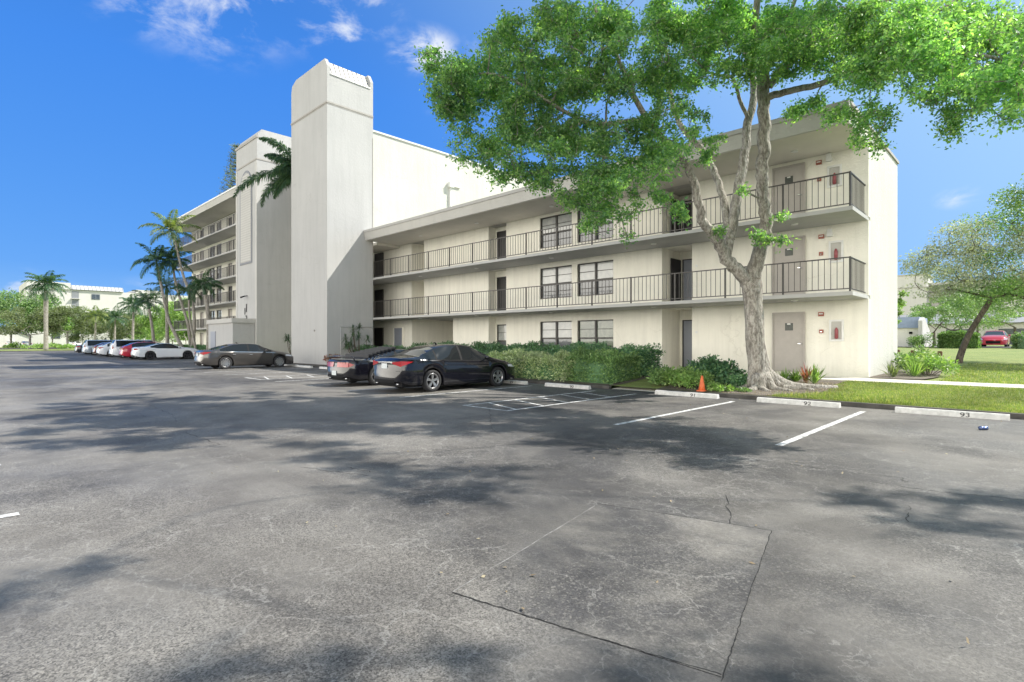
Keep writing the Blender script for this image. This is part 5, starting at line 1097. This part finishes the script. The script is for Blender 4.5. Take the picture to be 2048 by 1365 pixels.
# ------------------------------------------------------------------ tall tiered conifer
p = at_t(474, 683, 76); O = (p.x, p.y, .2); pine = empty('tiered_conifer', O, 'tall tiered conifer rising behind the roof of the left balconies', 'tree')
q = MB(O); H = 29; q.tube([(p.x, p.y, 0), (p.x, p.y, H*.6), (p.x, p.y, H)], [.35, .22, .04], 8)
V = []
for z in np.arange(9, H, .55):
    Lb = 4.3*(1-((z-7)/(H-6))**1.3)+.35; nb = 7
    for k in range(nb):
        a = k*2*math.pi/nb+z*1.3+rng.uniform(-.2, .2); e = p.x+math.cos(a)*Lb, p.y+math.sin(a)*Lb, z+.10*Lb
        q.tube([(p.x, p.y, z), ((p.x+e[0])/2, (p.y+e[1])/2, z-.03*Lb), e], [.05, .035, .015], 4, cap=False)
        n = int(70*Lb/3)+12; u = rng.uniform(.25, 1.03, n)[:, None]; c = np.array([p.x, p.y, z])*(1-u)+np.array(e)*u; c += rng.normal(size=c.shape)*np.array([.13, .13, .07]); c[:, 2] += .06
        V.append(leaf_arrays(c, .24, .3, .1, -.6))
q.build('trunk', 'bark_dark', pine); quads_obj('crown', np.vstack(V), 'leaf_olive', pine, O)
# ------------------------------------------------------------------ hedges and shrubs
def hedge(name, label, cat, x0, x1, y0, y1, h, mat, n, leaf, group=None, wob=.10, core=True, zb=None, seed=3, rnd=.25):
    r_ = np.random.default_rng(seed); cx_, cy_ = (x0+x1)/2, (y0+y1)/2; z0 = zg(cx_, cy_) if zb is None else zb; O = (cx_, cy_, z0); root = empty(name, O, label, cat, group)
    a, b = (x1-x0)/2, (y1-y0)/2
    # points near the surface of a rounded, lumpy box
    P_ = r_.uniform(-1, 1, (n*3, 3)); P_[:, 2] = (P_[:, 2]+1)/2
    ax = r_.choice(3, n*3, p=[.12 if a > b else .3, .42 if a > b else .24, .46]); sg = r_.choice([-1, 1], n*3)
    for k in range(2): P_[ax == k, k] = sg[ax == k]
    P_[ax == 2, 2] = 1
    P_ = P_[:n]; ax = ax[:n]
    bx_, by_ = P_[:, 0]*a, P_[:, 1]*b; bz = P_[:, 2]*h
    # round the top edges and ends
    ex = np.maximum(np.abs(bx_)-(a-rnd), 0)/rnd; ey = np.maximum(np.abs(by_)-(b-rnd), 0)/rnd
    bz = np.minimum(bz, h-rnd*.8*np.clip(ex**2+ey**2, 0, 1.6)*.6)
    lum = wob*(np.sin(bx_*2.1+seed)*.6+np.sin(bx_*5.3+by_*3)*.4+np.sin(bx_*9+bz*6)*.3+np.sin(by_*4.7+bz*5)*.3)
    dep = r_.uniform(-.22, .06, n)*np.minimum(1, b*2)
    dx = np.where(np.abs(P_[:, 0]) > .98, np.sign(P_[:, 0]), 0); dy = np.where(np.abs(P_[:, 1]) > .98, np.sign(P_[:, 1]), 0)
    c = np.stack([cx_+bx_+dx*(lum+dep), cy_+by_+dy*(lum+dep), z0+np.maximum(bz+np.where(ax == 2, lum+dep, 0), .03)], 1)
    nd = np.stack([dx*1., dy*1., np.where(ax == 2, 1., .25)], 1)
    V = leaf_arrays(c, leaf, .5, .25, .0, dirs=nd*.8)
    quads_obj('foliage', V, mat, root, O)
    q = MB(O); k = .16
    q.prism([(cy_-b+k, z0-.05), (cy_+b-k, z0-.05), (cy_+b-k, z0+h*.7), (cy_+b-k*1.6, z0+h-k), (cy_-b+k*1.6, z0+h-k), (cy_-b+k, z0+h*.7)], 'x', x0+k, x1-k) if core else None
    for i in range(int(max(2, (x1-x0)*2.5))):
        x = r_.uniform(x0+.2, x1-.2); y = r_.uniform(y0+.15, y1-.15); q.tube([(x, y, z0-.03), (x+r_.uniform(-.1, .1), y, z0+h*.55)], [.02, .01], 5)
    q.build('stems', 'leaf_hedge_dark', root); return root
def bush(name, label, cat, x, y, rx, ry, h, mat, n, leaf, group=None, seed=4, zb=None, stems=8, dirup=.5):
    r_ = np.random.default_rng(seed); z0 = zg(x, y) if zb is None else zb; O = (x, y, z0); root = empty(name, O, label, cat, group)
    V = []; q = MB(O); k_ = max(6, n//130)
    for i in range(k_):
        a = r_.uniform(0, 2*math.pi); u = math.sqrt(r_.uniform(0, 1)); zz = h*(.45+.5*math.sqrt(max(0, 1-u*u)))*r_.uniform(.55, 1); c = np.array([x+math.cos(a)*rx*u*.85, y+math.sin(a)*ry*u*.85, z0+zz*.78])
        d = unit(r_.normal(size=(n//k_, 3)))*(r_.uniform(.35, 1, (n//k_, 1)))*np.array([.30*rx+.06, .30*ry+.06, .24*h])
        V.append(leaf_arrays(c+d, leaf, .5, .3, -dirup*.3, dirs=d/np.linalg.norm(d, axis=1, keepdims=True)))
        q.tube([(x+math.cos(a)*.1*rx, y+math.sin(a)*.1*ry, z0-.02), (x+math.cos(a)*rx*u*.5, y+math.sin(a)*ry*u*.5, z0+zz*.4), tuple(c)], [.018, .012, .006], 4, cap=False)
    V = np.vstack(V); V[:, 2] = np.maximum(V[:, 2], z0+.01)
    q.build('stems', 'bark_dark', root); quads_obj('foliage', V, mat, root, O); return root
def spiky(name, label, cat, x, y, n, L, mat, wd=.03, group=None, seed=5, zb=None, stem=0, el=(15, 80)):
    r_ = np.random.default_rng(seed); z0 = zg(x, y) if zb is None else zb; O = (x, y, z0); root = empty(name, O, label, cat, group); V = []
    for i in range(n):
        az = r_.uniform(0, 2*math.pi); e = R(r_.uniform(*el)); l_ = L*r_.uniform(.6, 1.1); d = np.array([math.cos(az)*math.cos(e), math.sin(az)*math.cos(e), math.sin(e)]); s_ = np.array([-math.sin(az), math.cos(az), 0])*wd
        b = np.array([x, y, z0+stem])+d*.02+r_.normal(size=3)*np.array([.03, .03, 0])*(L/.5); m_ = b+d*l_*.55; t_ = b+d*l_+np.array([0, 0, -.16*l_*math.cos(e)])
        V.append(np.stack([b-s_*.3, m_-s_, t_, m_+s_]))
    quads_obj('leaves', np.vstack(V), mat, root, O)
    q = MB(O); q.tube([(x, y, z0-.03), (x, y, z0+max(stem, .04))], [.03, .02], 6); q.build('stem', 'bark_dark', root); return root
hedge('hedge', 'pale variegated clipped hedge in front, right of the black sedan', 'hedge', -16.4, -11.75, 15.05, 16.35, .88, 'leaf_hedge_light', 19000, .09, seed=3, wob=.13)
hedge('hedge', 'mid green hedge block at the corner by the entry walk', 'hedge', -11.9, -10.1, 15.0, 16.9, .98, 'leaf_hedge_mid', 12000, .08, seed=4, wob=.13)
hedge('hedge', 'dark green hedge row against the ground floor windows', 'hedge', -24.5, -10.15, 17.1, 18.2, 1.02, 'leaf_hedge_dark', 26000, .095, seed=5, wob=.14)
hedge('hedge', 'dark hedge stretch in front of the carport passage beside the tower', 'hedge', -29.9, -24.3, 16.9, 17.9, .85, 'leaf_hedge_dark', 8000, .1, seed=6, wob=.14)
hedge('hedge', 'low dark hedge under the left block balconies', 'hedge', -74, -52.3, 16.6, 17.8, .75, 'leaf_hedge_dark', 9000, .16, seed=7)
def gy(px, Y): return xY(px, Y)
hedge('hedge', 'long clipped green hedge beyond the lawn at right', 'hedge', at_Y(1879, 690, 56.8).x, at_Y(1957, 690, 56.8).x, 56.2, 57.4, 1.15, 'leaf_hedge_mid', 14000, .17, seed=8, zb=1.0)
hedge('hedge', 'short clipped hedge right of the red car beyond the lawn', 'hedge', at_Y(2030, 690, 56.8).x, 30, 56.2, 57.4, 1.1, 'leaf_hedge_mid', 9000, .17, seed=9, zb=1.0)
bush('shrub', 'round pale shrub by the stair enclosure at right', 'shrub', at_t(1846, 690, 46).x, at_t(1846, 690, 46).y, 1.0, .9, 1.7, 'leaf_hedge_mid', 1600, .14, zb=.8, seed=3)
bush('shrub', 'bright yellow-green shrub behind wheel stop 91', 'shrub', gy(1375, 15.55), 15.55, .75, .55, .72, 'leaf_bright', 4200, .085, seed=11)
bush('shrub', 'green shrub left of the bright yellow-green one, by the entry walk', 'shrub', gy(1325, 15.75), 15.75, .40, .5, .70, 'leaf_hedge_mid', 2400, .09, seed=12)
bush('shrub', 'dark glossy shrub behind the bright yellow-green one', 'shrub', gy(1425, 16.7), 16.7, .80, .6, .95, 'leaf_hedge_dark', 4200, .11, seed=13)
bush('shrub', 'low dark shrub just left of the big tree trunk', 'shrub', gy(1470, 16.3), 16.3, .55, .5, .42, 'leaf_hedge_dark', 2400, .09, seed=14)
bush('ground_plant', 'low leafy green plant beside the orange cone', 'plant', gy(1435, 15.2), 15.2, .32, .22, .30, 'leaf_bright', 700, .08, seed=15)
bush('ground_plant', 'small leafy patch at left foot of the big tree', 'plant', gy(1470, 15.35), 15.35, .35, .2, .16, 'leaf_hedge_mid', 500, .07, seed=16)
spiky('spiky_plant', 'dark spiky plant left of the tree trunk by the wall', 'plant', gy(1476, 17.2), 17.2, 46, .55, 'leaf_hedge_dark', .03, seed=1)
spiky('grassy_plant', 'arching green grass-like plant right of the tree trunk', 'plant', gy(1568, 17.4), 17.4, 90, .5, 'leaf_bright', .016, seed=2, el=(20, 85))
spiky('grassy_plant', 'second arching grass-like plant below the grey end door', 'plant', gy(1590, 17.7), 17.7, 90, .46, 'leaf_bright', .016, seed=3, el=(20, 85))
spiky('spiky_plant', 'reddish spiky plant below the fire cabinet', 'plant', gy(1612, 17.6), 17.6, 26, .62, 'leaf_red', .03, seed=4, el=(40, 85))
spiky('spiky_plant', 'bright green upright spiky plant beside the reddish one', 'plant', gy(1627, 17.5), 17.5, 44, .62, 'leaf_bright', .024, seed=6, el=(30, 85))
for i, (dx, dy, lb, mt, hh) in enumerate(((.55, 0.4, 'greyish grassy tuft at foot of the sunlit end wall', 'leaf_olive', .6), (1.0, 1.2, 'yellow-green tuft in the middle of the corner bed', 'leaf_bright', .7))):
    spiky('grassy_plant', lb, 'plant', XE+dx, 20.7+dy, 90, hh, mt, .014, seed=7+i, el=(30, 85))
bush('shrub', 'light green leafy shrub at the back of the corner bed', 'shrub', XE+1.25, 22.8, .7, .8, .95, 'leaf_bright', 1500, .11, seed=21)
bush('shrub', 'bushy green shrub beside the end wall', 'shrub', XE+.7, 24.4, .55, .6, 1.15, 'leaf_hedge_mid', 1100, .11, seed=22)
# planting at the tower
bush('croton_shrub', 'red and green leafed shrub at the right foot of the stair tower', 'shrub', gy(672, 16.2)+.2, 15.9, .62, .5, .72, 'leaf_red', 1700, .12, seed=31)
bush('shrub', 'dark green shrub behind the red-leafed shrub', 'shrub', gy(700, 17.4), 17.3, .9, .5, 1.05, 'leaf_hedge_dark', 2400, .12, seed=32)
q_ = MB((gy(712, 16), 16, .25)); q_.prism([(gy(712, 16)-.2, 0.15), (gy(712, 16)+.2, .15), (gy(712, 16)+.24, .62), (gy(712, 16)-.24, .62)], 'y', 15.8, 16.2); tag(q_.build('plant_pot', 'pot'), 'pale square plant pot behind the black coupe', 'pot')
def dracaena(label, x, y, stems, H, seed, spread):
    r_ = np.random.default_rng(seed); z0 = zg(x, y); O = (x, y, z0); root = empty('dracaena', O, label, 'plant'); q = MB(O); V = []
    for i in range(stems):
        az = r_.uniform(0, 6.28); hh = H*r_.uniform(.45, 1); sp_ = spread*r_.uniform(.3, 1)*(1 if i else .1); top = (x+math.cos(az)*sp_, y+math.sin(az)*sp_, z0+hh); q.tube([(x, y, z0-.02), (x+math.cos(az)*sp_*.7, y+math.sin(az)*sp_*.7, z0+hh*.5), top], [.03, .022, .016], 6)
        for k in range(70):
            a2 = r_.uniform(0, 6.28); e = R(r_.uniform(-35, 85)); l_ = .42*r_.uniform(.7, 1.1); d = np.array([math.cos(a2)*math.cos(e), math.sin(a2)*math.cos(e), math.sin(e)]); s_ = np.array([-math.sin(a2), math.cos(a2), 0])*.016; b = np.array(top)-np.array([0, 0, r_.uniform(0, .25)])
            V.append(np.stack([b-s_*.5, b+d*l_*.5-s_, b+d*l_+np.array([0, 0, -.1]), b+d*l_*.5+s_]))
    q.build('stems', 'bark_dark', root); quads_obj('leaves', np.vstack(V), 'leaf_palm', root, O)
dracaena('multi-stemmed spiky dracaena against the shaded tower side', gy(722, 17.0), 16.9, 9, 2.3, 1, .95)
dracaena('spiky dracaena at the left foot of the stair tower', -36.0, 15.9, 8, 1.9, 2, .6)
# small shrubs along the far kerb and left foreground island
for i, (px, t, lb) in enumerate(((76, 100, 'low clipped shrub at the foot of the royal palm'), (118, 98, 'clipped shrub row right of the royal palm'), (30, 105, 'low shrub under the far left trees'))):
    p = at_t(px, 700, t); bush('shrub', lb, 'shrub', p.x, p.y, 2.2, 2.2, 1.3, 'leaf_bright', 700, .3, zb=.1, seed=41+i, group='shrubs beyond the parking lot')
# ------------------------------------------------------------------ grass blades and litter
def tufts(n, x0, x1, y0, y1, hh, wd, excl):
    x = rng.uniform(x0, x1, n); y = y0+(y1-y0)*rng.uniform(0, 1, n)**1.3; keep = np.array([not excl(a, b) for a, b in zip(x, y)]); x = x[keep]; y = y[keep]; z = np.array([zg(a, b) for a, b in zip(x, y)])
    az = rng.uniform(0, 6.28, len(x)); l_ = hh*rng.uniform(.5, 1.3, len(x)); b = np.stack([x, y, z], 1); ln_ = rng.uniform(.1, .9, len(x)); d = np.stack([np.cos(az)*ln_, np.sin(az)*ln_, np.ones(len(x))], 1); d = unit(d)
    s_ = np.stack([-np.sin(az), np.cos(az), 0*az], 1)*wd; t_ = b+d*l_[:, None]; m_ = b+d*l_[:, None]*.5
    return np.stack([b-s_*.6, m_-s_*.7, t_, m_+s_*.7], 1).reshape(-1, 3)
def ex(x, y):
    if x < -8.3: return True
    if x < -4.1-.0 and y < 18.6 and not (x > -5.0-(0) and y < 15.1+(.0)): return not (x > -4.9 and y < 15.2+(x+4.9)*1.2)
    return False
GV = np.vstack([tufts(52000, -5.2, 1.2, 14.87, 18.58, .055, .006, ex), tufts(26000, -2.4, 6, 20.2, 34, .08, .011, lambda x, y: x < XE+1.8 and y < 26), tufts(1500, -5, -2, 14.9, 16, .12, .008, ex)])
tag(quads_obj('grass', GV, 'grass_blade'), 'short bright green lawn grass between kerb and walk', 'grass', kind='stuff')
n = 6000; x = rng.uniform(-8.2, -3.8, n); y = rng.uniform(14.9, 17.8, n); c = np.stack([x, y, np.array([zg(a, b) for a, b in zip(x, y)])+.022], 1)
tag(quads_obj('leaf_litter', leaf_arrays(c, .05, .5, 2.5, 0, .1), 'leaf_litter'), 'dry fallen leaves scattered on the bed round the big tree', 'litter', kind='stuff')
n = 260; c = np.stack([rng.uniform(-20, 1, n), rng.uniform(2, 14.5, n), np.full(n, .012)], 1)
tag(quads_obj('fallen_leaves', leaf_arrays(c, .04, .5, 2.5, 0, .1), 'leaf_litter'), 'few pale fallen leaves and bits scattered over the asphalt', 'litter', kind='stuff')
